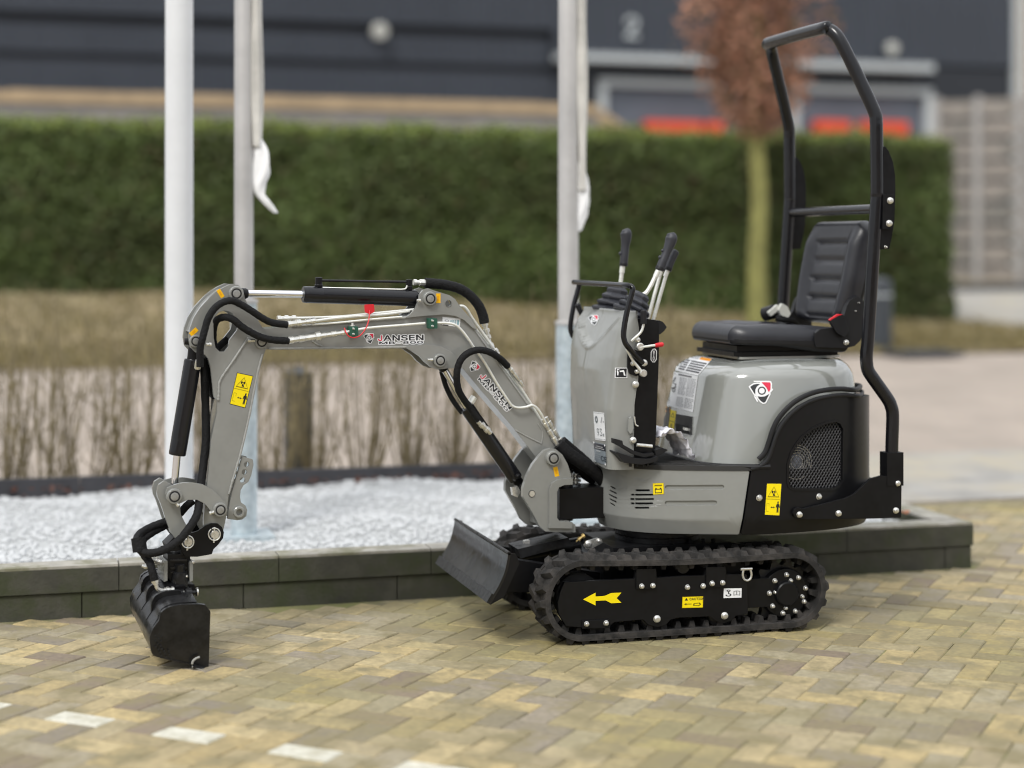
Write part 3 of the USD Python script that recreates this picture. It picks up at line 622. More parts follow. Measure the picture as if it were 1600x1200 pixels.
pbr("fan_metal", (0.20, 0.22, 0.27), 0.35, metal=0.6, var=0.5, vscale=60)

ex = Thing("mini_excavator", "grey and black mini excavator on rubber tracks with bent arm, roll bar and seat", "excavator", at=(2.4, 6.52, 0))
M = Fr(0, 6.52, 0)
SW = math.radians(6.5)
B = Fr(2.06, 6.52, SW)
R = 6.3 / FPX    # metres in a pixel, at about the distance of the machine
P = ex.part

def bolt(fr, px, py, l, r=0.011, parent=None, look="zinc"):
    a = fr.p3(px, py, l)
    return P("bolt", lathe(a + fr.n * 0.001, a - fr.n * 0.012, [(0, r * 1.15), (0.15, r * 1.15), (0.2, r), (0.7, r), (0.9, r * 0.82), (1, r * 0.5)], 12), look, parent=parent)
def boss(fr, px, py, l, rpx, h=0.016, look="paint_grey", parent=None, name="pin_boss"):
    a = fr.p3(px, py, l); r = rpx * R
    b = P(name, lathe(a + fr.n * 0.004, a - fr.n * h, [(0, r), (0.8, r), (0.95, r * 0.94), (1, r * 0.88)], 24), look, parent=parent)
    P("pin", lathe(a - fr.n * (h - 0.002), a - fr.n * (h + 0.002), [(0, r * 0.54), (0.7, r * 0.54), (1, r * 0.46)], 20), "pin_steel", parent=parent or b)
    P("pin_groove", lathe(a - fr.n * (h - 0.003), a - fr.n * (h + 0.0012), [(0, r * 0.72), (1, r * 0.72)], 20), "hole_dark", parent=parent or b)
    return b
def path3(fr, pts):
    """(px, py, l) triples on planes of a frame -> points."""
    return np.array([fr.p3(x, y, l) for x, y, l in pts])
def hose(fr, pts, r, look="hose_sleeve", name="hose", parent=None, n=12, k=6, ripple=0.0):
    p = spline(path3(fr, pts), k); rr = np.full(len(p), r)
    if ripple: rr = r * (1 + ripple * np.sin(np.arange(len(p)) * 2.1) * np.random.default_rng(len(p)).uniform(0.3, 1, len(p)))
    return P(name, tube(p, rr, n, smooth=False), look, parent=parent, smooth=60)
def fitting(fr, a, b, rs, look="zinc", name="hose_fitting", parent=None):
    """A row of hexagonal and round collars from a to b; rs = radii of the successive collars."""
    p, q = path3(fr, [a, b]); prof = []; n = len(rs)
    for i, r in enumerate(rs): prof += [(i / n + 0.004, r), ((i + 1) / n - 0.004, r)]
    return P(name, lathe(p, q, prof, 8), look, parent=parent, smooth=20)

# ---- flat print: shapes given in the photograph's pixels, laid on a plane or on a mesh
def hit(mesh, pts):
    v, f = np.asarray(mesh.vertices), np.asarray(mesh.faces); a, e1, e2 = v[f[:, 0]], v[f[:, 1]] - v[f[:, 0]], v[f[:, 2]] - v[f[:, 0]]
    out, nor = [], []; s = EYE - a; q = np.cross(s, e1)
    for x, y in pts:
        d = ray(x, y); h = np.cross(d, e2); det = (e1 * h).sum(1); det = np.where(np.abs(det) < 1e-12, 1e-12, det)
        u = (s * h).sum(1) / det; w = (q @ d) / det; t = (e2 * q).sum(1) / det
        ok = (u > -1e-4) & (w > -1e-4) & (u + w < 1.0001) & (t > 0)
        if not ok.any(): out.append(np.full(3, np.nan)); nor.append(np.full(3, np.nan)); continue
        i = np.where(ok, t, 1e9).argmin(); n = np.cross(e1[i], e2[i]); n /= np.linalg.norm(n); n = -n if n @ d > 0 else n
        out.append(EYE + t[i] * d); nor.append(n)
    return np.array(out), np.array(nor)
def decal(name, shapes, parent, plane=None, mesh=None, size=7.0, label=None, lift=0.0006):
    V, Fc, C, n = [], [], [], 0
    for poly, col, layer in shapes:
        for g in getattr(poly, "geoms", [poly]):
            if g.geom_type != "Polygon" or g.area < 0.02: continue
            v2, f2 = trimesh.creation.triangulate_polygon(g, engine="earcut")
            if mesh is not None:
                v3, f2 = trimesh.remesh.subdivide_to_size(np.column_stack([v2, np.zeros(len(v2))]), f2, size); v2 = v3[:, :2]
                p, nn = hit(mesh, v2); okv = np.isfinite(p).all(1)
                f2 = np.asarray(f2)[okv[np.asarray(f2)].all(1)]
                if not len(f2): continue
                nn = nn[okv]; p = np.where(okv[:, None], p, 0)
                nn = nn.mean(0)[None]; nn = nn / np.linalg.norm(nn)
                p = p + nn * (0.0014 + lift * layer)
                nm = nn[0]
            else:
                fr, l = plane; p = np.array([fr.p3(x, y, l - 0.0006 - lift * layer) for x, y in v2]); nm = -fr.n
            f2 = np.asarray(f2); cr = np.cross(p[f2[:, 1]] - p[f2[:, 0]], p[f2[:, 2]] - p[f2[:, 0]]) @ nm
            f2 = np.where(cr[:, None] < 0, f2[:, ::-1], f2)
            V.append(p); Fc.append(f2 + n); C.append(np.tile(np.array(col, float), (len(p), 1))); n += len(p)
    if V: P(name, (np.vstack(V), np.vstack(Fc)), "print", parent=parent, col=np.vstack(C), label=label)
WHITE, BLACK, YEL, RED, ORA, GREYC = (0.72, 0.73, 0.74), (0.012, 0.012, 0.014), (0.80, 0.63, 0.0), (0.62, 0.03, 0.07), (0.80, 0.30, 0.01), (0.32, 0.33, 0.35)
def quad(q, shapes):
    """Shapes in the unit square (y down) onto four pixel corners TL, TR, BR, BL."""
    q = np.array(q, float)
    def mp(x, y, z=None):
        x, y = np.asarray(x), np.asarray(y); a = q[0][:, None] * (1 - x) * (1 - y) + q[1][:, None] * x * (1 - y) + q[2][:, None] * x * y + q[3][:, None] * (1 - x) * y; return a[0], a[1]
    return [(shapely.ops.transform(mp, g), c, k) for g, c, k in shapes]
import shapely.ops
def words(s, x, y, h, sx=1.0, bold=True):
    """Lettering as a flat shape: baseline start (x, y), y down."""
    m = meshkit.text_mesh(s, h, 0.001, bold=bold); v, f = np.asarray(m.vertices), np.asarray(m.faces); up = m.face_normals[:, 2] > 0.9
    g = shapely.unary_union([Polygon(v[t][:, :2]).buffer(h * 0.002) for t in f[up]])
    return affinity.translate(affinity.scale(g.simplify(h * 0.012), sx, -1, origin=(0, 0)), x, y)
rect = lambda a, b, c, d: sbox(a, b, c, d)
def warn_sheet():
    tri = Polygon([(0.5, 0.1), (0.88, 0.43), (0.12, 0.43)]); s = [(rect(0, 0, 1, 1), BLACK, 0), (rect(0.03, 0.018, 0.97, 0.982), YEL, 1)]
    s += [(tri.difference(affinity.scale(tri, 0.88, 0.86)), (0.16, 0.12, 0.0), 2), (rect(0.06, 0.485, 0.94, 0.497), (0.2, 0.15, 0), 2)]
    s += [(Point(0.42, 0.27).buffer(0.045), BLACK, 2), (Point(0.58, 0.27).buffer(0.045), BLACK, 2), (rect(0.40, 0.255, 0.6, 0.275), BLACK, 2), (Polygon([(0.46, 0.31), (0.56, 0.32), (0.62, 0.40), (0.54, 0.385), (0.47, 0.39)]), BLACK, 2)]
    s += [(Point(0.83, 0.60).buffer(0.045), BLACK, 2), (Polygon([(0.74, 0.64), (0.92, 0.64), (0.96, 0.75), (0.90, 0.75), (0.88, 0.70), (0.89, 0.90), (0.84, 0.90), (0.83, 0.77), (0.82, 0.90), (0.77, 0.90), (0.78, 0.70), (0.75, 0.75), (0.70, 0.75)]), BLACK, 2)]
    s += [(Polygon([(0.36, 0.745), (0.44, 0.715), (0.44, 0.735), (0.56, 0.735), (0.56, 0.715), (0.64, 0.745), (0.56, 0.775), (0.56, 0.755), (0.44, 0.755), (0.44, 0.775)]), BLACK, 2)]
    s += [(rect(0.10, 0.62, 0.115, 0.88), (0.35, 0.27, 0), 2), (rect(0.10, 0.62, 0.26, 0.63), (0.35, 0.27, 0), 2), (rect(0.25, 0.62, 0.265, 0.72), (0.35, 0.27, 0), 2), (rect(0.10, 0.87, 0.26, 0.88), (0.35, 0.27, 0), 2)]
    return s
def emblem(cx, cy, k, ang=0.0):
    """The three-bladed badge; k = its size against the one on the hood."""
    t = lambda g: affinity.translate(affinity.rotate(affinity.scale(affinity.translate(g, -800, -650), k / 20, k / 20, origin=(0, 0)), ang, origin=(0, 0)), cx, cy)
    b1 = Polygon([(450, 490), (560, 415), (660, 398), (760, 405), (660, 480), (615, 570), (610, 740)]); rd = Polygon([(800, 345), (1070, 350), (1090, 400), (1085, 570), (1030, 660), (1000, 600), (960, 520), (880, 430)]); b2 = Polygon([(680, 780), (780, 800), (900, 790), (1050, 710), (920, 970), (860, 985), (780, 930), (720, 860)])
    c = Point(815, 610)
    whitep = shapely.unary_union([b1.buffer(40), rd.buffer(46), b2.buffer(40), c.buffer(205), Polygon([(555, 300), (800, 300), (800, 350), (560, 335)]), Polygon([(640, 800), (700, 950), (670, 965), (560, 770)]), Polygon([(1020, 640), (1150, 540), (1170, 575), (1060, 700)])])
    return [(t(whitep), WHITE, 0), (t(b1), (0.03, 0.033, 0.035), 1), (t(rd), RED, 1), (t(b2), (0.03, 0.033, 0.035), 1), (t(c.buffer(128).difference(c.buffer(90))), (0.03, 0.033, 0.035), 1)]

# ---------------------------------------------------------------- tracks
def circle(c, r, a0, a1, n): a = np.radians(np.linspace(a0, a1, n)); return np.column_stack([c[0] + r * np.cos(a), c[1] + r * np.sin(a)])
XF, ZF, RF, XR_, ZR, RR = 2.008, 0.164, 0.134, 2.848, 0.158, 0.128   # idler and sprocket ends of the belt's inner face
def belt_curve(off):
    rf, rr = RF + off, RR + off
    f = circle((XF, ZF), rf, 95, 265, 30); r = circle((XR_, ZR), rr, -92, 92, 30)
    bot = np.column_stack([np.linspace(f[-1][0], r[0][0], 22)[1:-1], np.linspace(f[-1][1], r[0][1], 22)[1:-1]])
    t = np.linspace(0, 1, 22)[1:-1]; top = np.column_stack([r[-1][0] + (f[0][0] - r[-1][0]) * t, r[-1][1] + (f[0][1] - r[-1][1]) * t - 0.010 * np.sin(np.pi * t)])
    return np.vstack([f, bot, r, top])
def resample(c, n):
    c = np.vstack([c, c[:1]]); s = np.r_[0, np.cumsum(np.linalg.norm(np.diff(c, axis=0), axis=1))]; q = np.linspace(0, s[-1], n, endpoint=False)
    p = np.column_stack([np.interp(q, s, c[:, i]) for i in (0, 1)]); e = 1e-3; p2 = np.column_stack([np.interp((q + e) % s[-1], s, c[:, i]) for i in (0, 1)]); t = (p2 - p) / np.linalg.norm(p2 - p, axis=1, keepdims=True)
    return p, t, np.column_stack([-t[:, 1], t[:, 0]]) * -1   # outward for a curve that runs anticlockwise seen from +l... fixed below
def track(side):
    la, lb = (-0.41, -0.232) if side < 0 else (0.232, 0.41)
    inner, outer = belt_curve(0.0), belt_curve(0.014)
    body = sl(ext(Polygon(outer).difference(Polygon(inner)), lb - la), M, la)
    # a slim bead on both rims
    rims = [sl(ext(Polygon(belt_curve(0.017)).difference(Polygon(belt_curve(-0.004))), 0.02), M, l) for l in (la - 0.0015, lb - 0.0185)]
    ms = [body] + rims
    p, t, nrm = resample(belt_curve(0.014), 44); cen = np.array([2.4, 0.16])
    nrm = np.where(((p - cen) * nrm).sum(1, keepdims=True) < 0, -nrm, nrm)
    p2, t2, n2 = resample(belt_curve(0.014), 88); n2 = np.where(((p2 - cen) * n2).sum(1, keepdims=True) < 0, -n2, n2)
    lug = np.random.default_rng(5)
    for i in range(88):
        near = i % 2 == 0; l0, l1 = (la - 0.002, la + 0.098) if near else (lb - 0.098, lb + 0.002)
        h, wb, wt = 0.020 + lug.normal(0, 0.0008), 0.019, 0.0105; q, tt, nn = p2[i], t2[i], n2[i]; sk = 0.012 if near else -0.012
        v = []
        for l, ds in ((l0, -sk), (l1, sk)):
            for w, hh in ((-wb, -0.004), (wb, -0.004), (wt, h), (-wt, h)):
                ll = l + (0.012 if l == l0 and hh > 0 else (-0.012 if hh > 0 else 0)) ; a = q + tt * (w + ds) + nn * hh; v.append(M.w(a[0], ll, a[1]))
        ms.append(outward(trimesh.convex.convex_hull(np.array(v))))
    pi_, ti, ni = resample(belt_curve(0.0), 44); ni = np.where(((pi_ - cen) * ni).sum(1, keepdims=True) < 0, -ni, ni); lm = (la + lb) / 2
    for i in range(44):
        for lo in (-0.034, 0.034):
            v = []
            for l, k in ((lm + lo - 0.02, 1), (lm + lo + 0.02, 1)):
                for w, hh in ((-0.014, 0.004), (0.014, 0.004), (0.008, -0.026), (-0.008, -0.026)):
                    a = pi_[i] + ti[i] * w + ni[i] * hh; v.append(M.w(a[0], l, a[1]))
            ms.append(outward(trimesh.convex.convex_hull(np.array(v))))
    return P("track_belt", cat(ms), "track_rubber", smooth=28)
for side in (-1, 1):
    track(side)
    lo = -0.385 if side < 0 else 0.385; li = -0.26 if side < 0 else 0.26; o = np.sign(lo)
    plate_px = [(882, 910), (992, 904.5), (993.5, 891.5), (1025.5, 890.8), (1026, 903), (1060, 900.5), (1101, 899.3), (1102.8, 887.8), (1134, 887.8), (1135, 898), (1167, 897.5), (1168.8, 959), (1150, 962), (1143, 970), (1131, 974), (1118, 970), (1109, 963), (1060, 965), (1048, 968), (1040, 977), (1027, 980), (1013, 976), (1005, 968), (960, 972), (952, 978), (910, 980.5), (884.5, 978.5), (873, 959), (872, 941), (876, 925)]
    if side < 0:
        fp = P("track_frame", plate(M, plate_px, -0.392, -0.392, -0.372, r=0.004), "paint_black")
        P("bracket", plate(M, [(994.5, 889.5), (1025, 888.8), (1025, 920), (994.5, 921)], -0.399, -0.399, -0.393), "paint_black", parent=fp)
        P("bracket", plate(M, [(1103.5, 886), (1133.5, 885.8), (1133.5, 917), (1103.5, 918)], -0.399, -0.399, -0.393), "paint_black", parent=fp)
        P("bracket", plate(M, [(910, 970), (952, 968), (952, 981), (910, 982.5)], -0.399, -0.399, -0.393), "paint_black", parent=fp)
        for bx_, by_, r_ in ((1002.5, 916, .009), (1020, 915, .009), (1074, 917.5, .009), (1098.5, 915.5, .009), (1112.5, 911.5, .009), (1129, 910.5, .009), (916.5, 975, .009), (947, 973.5, .009), (1026.5, 967, .0125), (1132, 962, .0125)):
            bolt(M, bx_, by_, -0.399 if r_ < .01 and by_ < 917 or by_ > 972 else -0.393, r_, parent=fp)
        arrow = [(911, 936.5), (930.5, 926), (930.5, 932), (945, 931), (955, 926.5), (971, 926), (963.5, 934.5), (971, 942), (955, 942.5), (946, 938), (930.5, 939), (930.5, 946)]
        decal("arrow_decal", [(Polygon(arrow), YEL, 0)], fp, plane=(M, -0.392), label="yellow arrow pointing to the front")
        cq = [(1066, 932.5), (1099, 931.5), (1098.5, 949.5), (1065.5, 950.3)]
        decal("caution_decal", quad(cq, [(rect(0, 0, 1, 1), (0.25, 0.17, 0), 0), (rect(.02, .03, .98, .97), YEL, 1), (affinity.scale(words("CAUTION", 0, 0, 0.2, 1), 0.62 / 0.9, 1, origin=(0, 0)).buffer(0), BLACK, 2)][:2] + [(affinity.translate(affinity.scale(words("CAUTION", 0, 0, 0.2), 0.55, 1, origin=(0, 0)), 0.34, 0.32), BLACK, 2), (Polygon([(.12, .34), (.2, .1), (.28, .34)]), BLACK, 2), (Polygon([(.1, .66), (.2, .55), (.2, .62), (.45, .62), (.45, .70), (.2, .70), (.2, .77)]).difference(rect(.22, .645, .45, .68)), (0.12, 0.09, 0), 2), (Polygon([(.52, .8), (.55, .6), (.85, .55), (.9, .72), (.8, .84)]).difference(Polygon([(.58, .76), (.6, .64), (.8, .61), (.84, .72), (.78, .78)])), (0.12, 0.09, 0), 2)]), fp, plane=(M, -0.392), label="small yellow caution sticker")
        hq = [(1131, 919.5), (1159, 919), (1158.5, 933.8), (1130.5, 934.5)]
        hook = Point(0.27, 0.68).buffer(0.16).difference(Point(0.27, 0.68).buffer(0.09)).difference(rect(0, 0.5, 0.27, 0.66))
        decal("lifting_decal", quad(hq, [(rect(0, 0, 1, 1), WHITE, 0), (hook, BLACK, 1), (Point(0.27, 0.24).buffer(0.11).difference(Point(0.27, 0.24).buffer(0.05)), BLACK, 1), (rect(0.245, 0.32, 0.30, 0.56), BLACK, 1), (Polygon([(.55, .3), (.72, .24), (.92, .3), (.92, .76), (.72, .7), (.55, .76)]).difference(Polygon([(.59, .36), (.7, .31), (.7, .65), (.59, .69)])).difference(Polygon([(.75, .31), (.88, .36), (.88, .69), (.75, .65)])), (0.2, 0.2, 0.2), 1)]), fp, plane=(M, -0.392), label="white lifting-point sticker with a hook")
        sh = P("shackle", tube(path3(M, [(1162, 889, -.395), (1160.6, 897, -.395), (1162, 904, -.395), (1167.3, 907, -.395), (1172.5, 904, -.395), (1174, 897, -.395), (1172.3, 889, -.395)]), 0.0045, 10), "zinc")
        P("shackle_pin", rod(M.p3(1157, 889.5, -.395), M.p3(1175, 888.5, -.395), 0.0055), "zinc", parent=sh)
    else:
        s = M.pixs(plate_px, -0.392); P("track_frame", sl(ext(rnd(Polygon(s), 0.004), 0.02), M, 0.372), "paint_black")
    P("frame_beam", bx(2.0, 2.78, 6.52 + min(lo, li) + 0.02, 6.52 + max(lo, li) - 0.02, 0.09, 0.20), "paint_black")
    # idler, rollers, sprocket
    def wheel(name, c, r, a, b, prof, look): return P(name, lathe(M.w(c[0], a, c[1]), M.w(c[0], b, c[1]), prof(r), 36), look)
    e0, e1 = (-0.365, -0.275) if side < 0 else (0.275, 0.365)
    wheel("idler", (XF, ZF), RF - 0.045, e0 + 0.012, e1, lambda r: [(0, r * 0.3), (0.1, r * 0.8), (0.2, r), (0.85, r), (0.95, r * 0.9), (1, r * 0.55)], "hole_dark")
    for q in ((1026.5, 967), (1131.5, 962.5), (938, 972)):
        s, z = M.pix(*q, -0.392); wheel("track_roller", (s, z), 0.056, e0 - 0.004 * (side < 0), e1 + 0.004 * (side > 0), lambda r: [(0, r * 0.8), (0.04, r * 0.94), (0.1, r), (0.34, r), (0.38, r * 0.6), (0.62, r * 0.6), (0.66, r), (0.9, r), (0.96, r * 0.94), (1, r * 0.8)], "worn_black")
    P("carrier_roller", lathe(M.w(2.42, e0, 0.262), M.w(2.42, e1, 0.262), [(0, .026), (.1, .03), (.9, .03), (1, .026)], 20), "worn_black")
    sc_, zc_ = M.pix(1232.5, 929, -0.392); nt = 12; a = np.arange(nt * 6) * 2 * np.pi / (nt * 6); rr_ = np.array([0.104, 0.105, 0.115, 0.131, 0.131, 0.115])[np.arange(nt * 6) % 6]
    sp = P("sprocket", sl(ext(Polygon(np.column_stack([sc_ + rr_ * np.cos(a), zc_ + rr_ * np.sin(a)])), 0.03), M, -0.335 if side < 0 else 0.305), "worn_black")
    if side < 0:
        hb = P("drive_cover", lathe(M.w(sc_, -0.33, zc_), M.w(sc_, -0.385, zc_), [(0, 0.096), (0.5, 0.096), (0.58, 0.093), (0.6, 0.09), (0.62, 0.05), (0.93, 0.047), (1, 0.042)], 40), "paint_black")
        for qx, qy in ((1228.8, 898), (1247.5, 902.5), (1258.5, 919), (1256.5, 940), (1242.5, 955), (1223, 958), (1207, 947), (1202, 927), (1210.5, 907.5)): bolt(M, qx, qy, -0.366, 0.0085, parent=hb)
        for qx, qy in ((1235.5, 907), (1211.5, 925.5), (1227.5, 950), (1253.5, 932)): bolt(M, qx, qy, -0.366, 0.007, parent=hb)
    else: P("drive_cover", lathe(M.w(sc_, 0.33, zc_), M.w(sc_, 0.385, zc_), [(0, 0.096), (0.5, 0.096), (0.62, 0.09), (0.64, 0.05), (1, 0.045)], 30), "paint_black")
P("undercarriage", cat([bx(2.14, 2.74, 6.52 - 0.25, 6.52 + 0.25, 0.13, 0.27), bx(2.2, 2.68, 6.52 - 0.19, 6.52 + 0.19, 0.27, 0.315)]), "paint_black")
P("slew_ring", lathe((2.45, 6.52, 0.316), (2.45, 6.52, 0.356), [(0, 0.17), (0.45, 0.17), (0.46, 0.155), (0.54, 0.155), (0.55, 0.168), (1, 0.168)], 40), "worn_black")
P("chassis", bx(2.40, 3.05, 6.52 - 0.20, 6.52 + 0.20, 0.357, 0.3715), "paint_black")
P("travel_motor", cat([lathe(M.w(2.85, -0.28, 0.16), M.w(2.85, 0.28, 0.16), [(0, 0.07), (.3, .07), (.32, .05), (.68, .05), (.7, .07), (1, .07)], 20), bx(2.70, 2.9, 6.52 - 0.12, 6.52 + 0.12, 0.2, 0.30)]), "paint_black")
P("tow_tab", plate(M, [(1135, 846), (1165, 851), (1176, 858), (1172, 864), (1150, 862), (1130, 858)], -0.15, -0.15, -0.10), "paint_black")
for qx in (1047, 1078, 1098, 1114): P("hose", tube(path3(M, [(qx, 842, -.16), (qx + 1, 852, -.165), (qx - 2, 862, -.12)]), 0.008, 8), "hose_sleeve")


# ---------------------------------------------------------------- dozer blade
bp_ = M.pixs([(794, 864.5), (793.2, 872), (791.5, 881), (789, 892), (784.5, 904), (778, 917), (771, 929), (763, 943)], -0.41)
pr = spline(bp_, 5); tn = np.gradient(pr, axis=0); tn /= np.linalg.norm(tn, axis=1, keepdims=True); nb_ = np.column_stack([-tn[:, 1], tn[:, 0]]); nb_ *= np.sign(nb_[:, :1])  # towards the machine
bw = P("dozer_blade", sl(ext(Polygon(np.vstack([pr, (pr + nb_ * 0.010)[::-1]])), 0.82), M, -0.41), "blade_black")
P("top_edge", tube([M.w(pr[0][0] + 0.004, -0.41, pr[0][1]), M.w(pr[0][0] + 0.004, 0.41, pr[0][1])], 0.007, 8, smooth=False), "worn_black", parent=bw)
e_ = pr[-6:]; P("cutting_edge", sl(ext(Polygon(np.vstack([e_ - nb_[-6:] * 0.008, (e_ - nb_[-6:] * 0.0006)[::-1]])), 0.822), M, -0.411), "worn_black", parent=bw)
for l0 in (-0.4085, 0.3985): P("end_plate", sl(ext(Polygon(np.vstack([pr + nb_ * 0.0105, [(pr[-1][0] + 0.06, pr[-1][1] + 0.02), (pr[10][0] + 0.05, pr[10][1]), (pr[0][0] + 0.03, pr[0][1] - 0.005)]])), 0.01), M, l0), "paint_black", parent=bw)
for l0 in (-0.20, 0.15):
    P("blade_arm", sl(ext(Polygon([(1.685, 0.21), (1.72, 0.29), (1.78, 0.295), (2.16, 0.22), (2.16, 0.15), (1.72, 0.17)]), 0.05), M, l0), "paint_black")
P("blade_brace", bx(1.71, 1.76, 6.52 - 0.149, 6.52 + 0.149, 0.18, 0.29), "paint_black")
g_ = P("cylinder_guard", plate(M, [(809, 858), (887.5, 840), (895, 851), (814, 872.5)], -0.07, -0.07, 0.07), "worn_black")
P("guard_clip", plate(M, [(820, 846), (828, 844.5), (828, 849), (820, 850.5)], -0.02, -0.02, 0.01), "zinc", parent=g_)
P("blade_cylinder", lathe(M.p3(806, 868, 0.0), M.p3(905, 851, 0.0), [(0, .022), (.5, .022), (.51, .03), (1, .03)], 18), "paint_black")
a_ = M.p3(801, 874, -0.09); P("blade_pin", lathe(a_ + M.n * 0.03, a_ - M.n * 0.012, [(0, .012), (.6, .012), (.62, .017), (.9, .017), (1, .01)], 16), "zinc")
lk = P("link_plate", plate(M, [(911, 852), (915, 845), (933, 840), (940, 843), (940, 848), (925, 856), (915, 858)], -0.09, -0.098, -0.09, r=0.004), "zinc")
bolt(M, 919, 850, -0.098, 0.013, parent=lk); bolt(M, 935.5, 845, -0.098, 0.008, parent=lk)
fitting(M, (900, 846, -.06), (913, 836, -.06), [.004, .009, .006, .010], look="brass")

# ---------------------------------------------------------------- platform: a rounded body whose plan is a curve
class Curtain:
    def __init__(o, pts):
        p = np.array(pts, float); p = spline(p, 8); d = np.r_[0, np.cumsum(np.linalg.norm(np.diff(p, axis=0), axis=1))]; o.p, o.d, o.L = p, d, d[-1]
    def at(o, s):
        s = np.asarray(s, float); x = np.interp(s, o.d, o.p[:, 0]); l = np.interp(s, o.d, o.p[:, 1]); e = 2e-3
        tx_, tl = np.interp(s + e, o.d, o.p[:, 0]) - np.interp(s - e, o.d, o.p[:, 0]), np.interp(s + e, o.d, o.p[:, 1]) - np.interp(s - e, o.d, o.p[:, 1]); n = np.hypot(tx_, tl) + 1e-12
        return x, l, tl / n, -tx_ / n       # outward: for a curve run from the front round the near side to the rear
    def trace(o, px, py):
        d = ray(px, py); y = 6.52 + o.p[:, 1]; c = d[0] * y - d[1] * o.p[:, 0]     # zero where the ray passes
        best = None
        for i in np.nonzero(np.sign(c[:-1]) != np.sign(c[1:]))[0]:
            t = c[i] / (c[i] - c[i + 1]); yy = y[i] + (y[i + 1] - y[i]) * t
            if best is None or yy < best[0]: best = (yy, o.d[i] + (o.d[i + 1] - o.d[i]) * t)
        if best is None: i = int(np.abs(c).argmin()); best = (y[i], o.d[i])
        return best[1], EYE[2] + d[2] * best[0] / d[1]
    def plate(o, poly, o0, o1, inset=None, size=0.035):
        m = ext(poly, o1 - o0); v, f = trimesh.remesh.subdivide_to_size(np.asarray(m.vertices), np.asarray(m.faces), size, max_iter=12)
        mm = trimesh.Trimesh(v, f); v, f = np.asarray(mm.vertices), np.asarray(mm.faces)
        x, l, nx_, nl = o.at(v[:, 0]); off = o0 + v[:, 2] - (inset(v[:, 1]) if inset else 0)
        w = np.column_stack([x + nx_ * off, l + nl * off, v[:, 1]]); m = trimesh.Trimesh(M.ww(w), f, process=False)
        return outward(m)
    def poly(o, px): return Polygon([o.trace(x, y) for x, y in px])
CU = Curtain([(2.245, 0.17), (2.215, 0.11), (2.200, 0.06), (2.195, 0.0), (2.200, -0.06), (2.215, -0.11), (2.245, -0.17), (2.30, -0.235), (2.38, -0.285), (2.50, -0.335), (2.68, -0.392), (2.85, -0.405), (3.02, -0.388), (3.165, -0.335), (3.262, -0.24), (3.305, -0.11), (3.312, 0.0), (3.305, 0.11), (3.262, 0.24), (3.165, 0.335)])
ins = lambda z: np.maximum(0, 0.432 - z) * 0.42
sA, zA = CU.trace(1171, 738); sB, zB = CU.trace(1156, 838)
ZP, ZB = 0.622, 0.374
pp_ = Polygon([(0.01, ZP), (sA, ZP), (sB, ZB), (0.01, ZB)]); pp_ = pp_.buffer(-0.006).buffer(0.006, quad_segs=4)
slots = []
def slot(x0, y0, x1, y1, w):
    a, b = np.array(CU.trace(x0, y0)), np.array(CU.trace(x1, y1)); return shapely.LineString([a, b]).buffer(w, quad_segs=4)
for a in (((954.5, 760.5), (960.8, 763.5)), ((953, 766.5), (962.5, 771)), ((952, 773), (963.5, 778.5)), ((953, 780), (962.5, 784.5)), ((954, 786.5), (960, 790))): slots.append(slot(*a[0], *a[1], 0.0034))
for a in ((994, 1014, 766.2), (993, 1019.5, 773), (993, 1020.5, 779.8), (993, 1019, 786.5), (993, 1013, 793.5)): slots.append(slot(a[0], a[2], a[1], a[2], 0.0036))
for a in ((987, 990, 773), (985.5, 989.8, 779.8), (986.5, 990, 786.5)): slots.append(slot(a[0], a[2], a[1], a[2], 0.0036))
grooves = [slot(1042.5, 761.5, 1128, 761, 0.0085), slot(1042.5, 786, 1117, 785.6, 0.0085)]
sp_ = P("side_panel", CU.plate(pp_.difference(shapely.unary_union(slots + grooves)), -0.006, 0.0, ins), "panel_grey", smooth=40)
for g in grooves:
    P("panel_groove", CU.plate(g.buffer(0.0015), -0.009, -0.0062, ins), "panel_grey", parent=sp_, smooth=40)
P("vent_backing", CU.plate(shapely.unary_union(slots).convex_hull.buffer(0.01), -0.03, -0.02, ins), "hole_dark", parent=sp_)
# far side of the same body, plain
def mirror(m): v = np.asarray(m.vertices).copy(); v[:, 1] = 2 * 6.52 - v[:, 1]; return trimesh.Trimesh(v, np.asarray(m.faces)[:, ::-1], process=False)
s0_ = CU.trace(938, 760)[0]
P("side_panel", mirror(CU.plate(Polygon([(0.20, ZP), (sA, ZP), (sB, ZB), (0.20, ZB)]), -0.006, 0.0, ins)), "panel_grey", label="grey panel on the far side", smooth=40)
decal("battery_decal", quad([(1020, 755), (1037, 754.5), (1037.5, 772), (1020.5, 773)], [(rect(0, 0, 1, 1), (0.55, 0.40, 0.0), 0), (rect(.04, .04, .96, .96), YEL, 1), (rect(.18, .5, .82, .88).difference(rect(.25, .57, .75, .81)), BLACK, 2), (rect(.22, .42, .36, .5), BLACK, 2), (rect(.64, .42, .78, .5), BLACK, 2), (rect(.16, .14, .84, .26), (0.2, 0.14, 0), 2)]), sp_, mesh=CU.plate(pp_, -0.006, 0.0, ins), label="small yellow battery sticker")
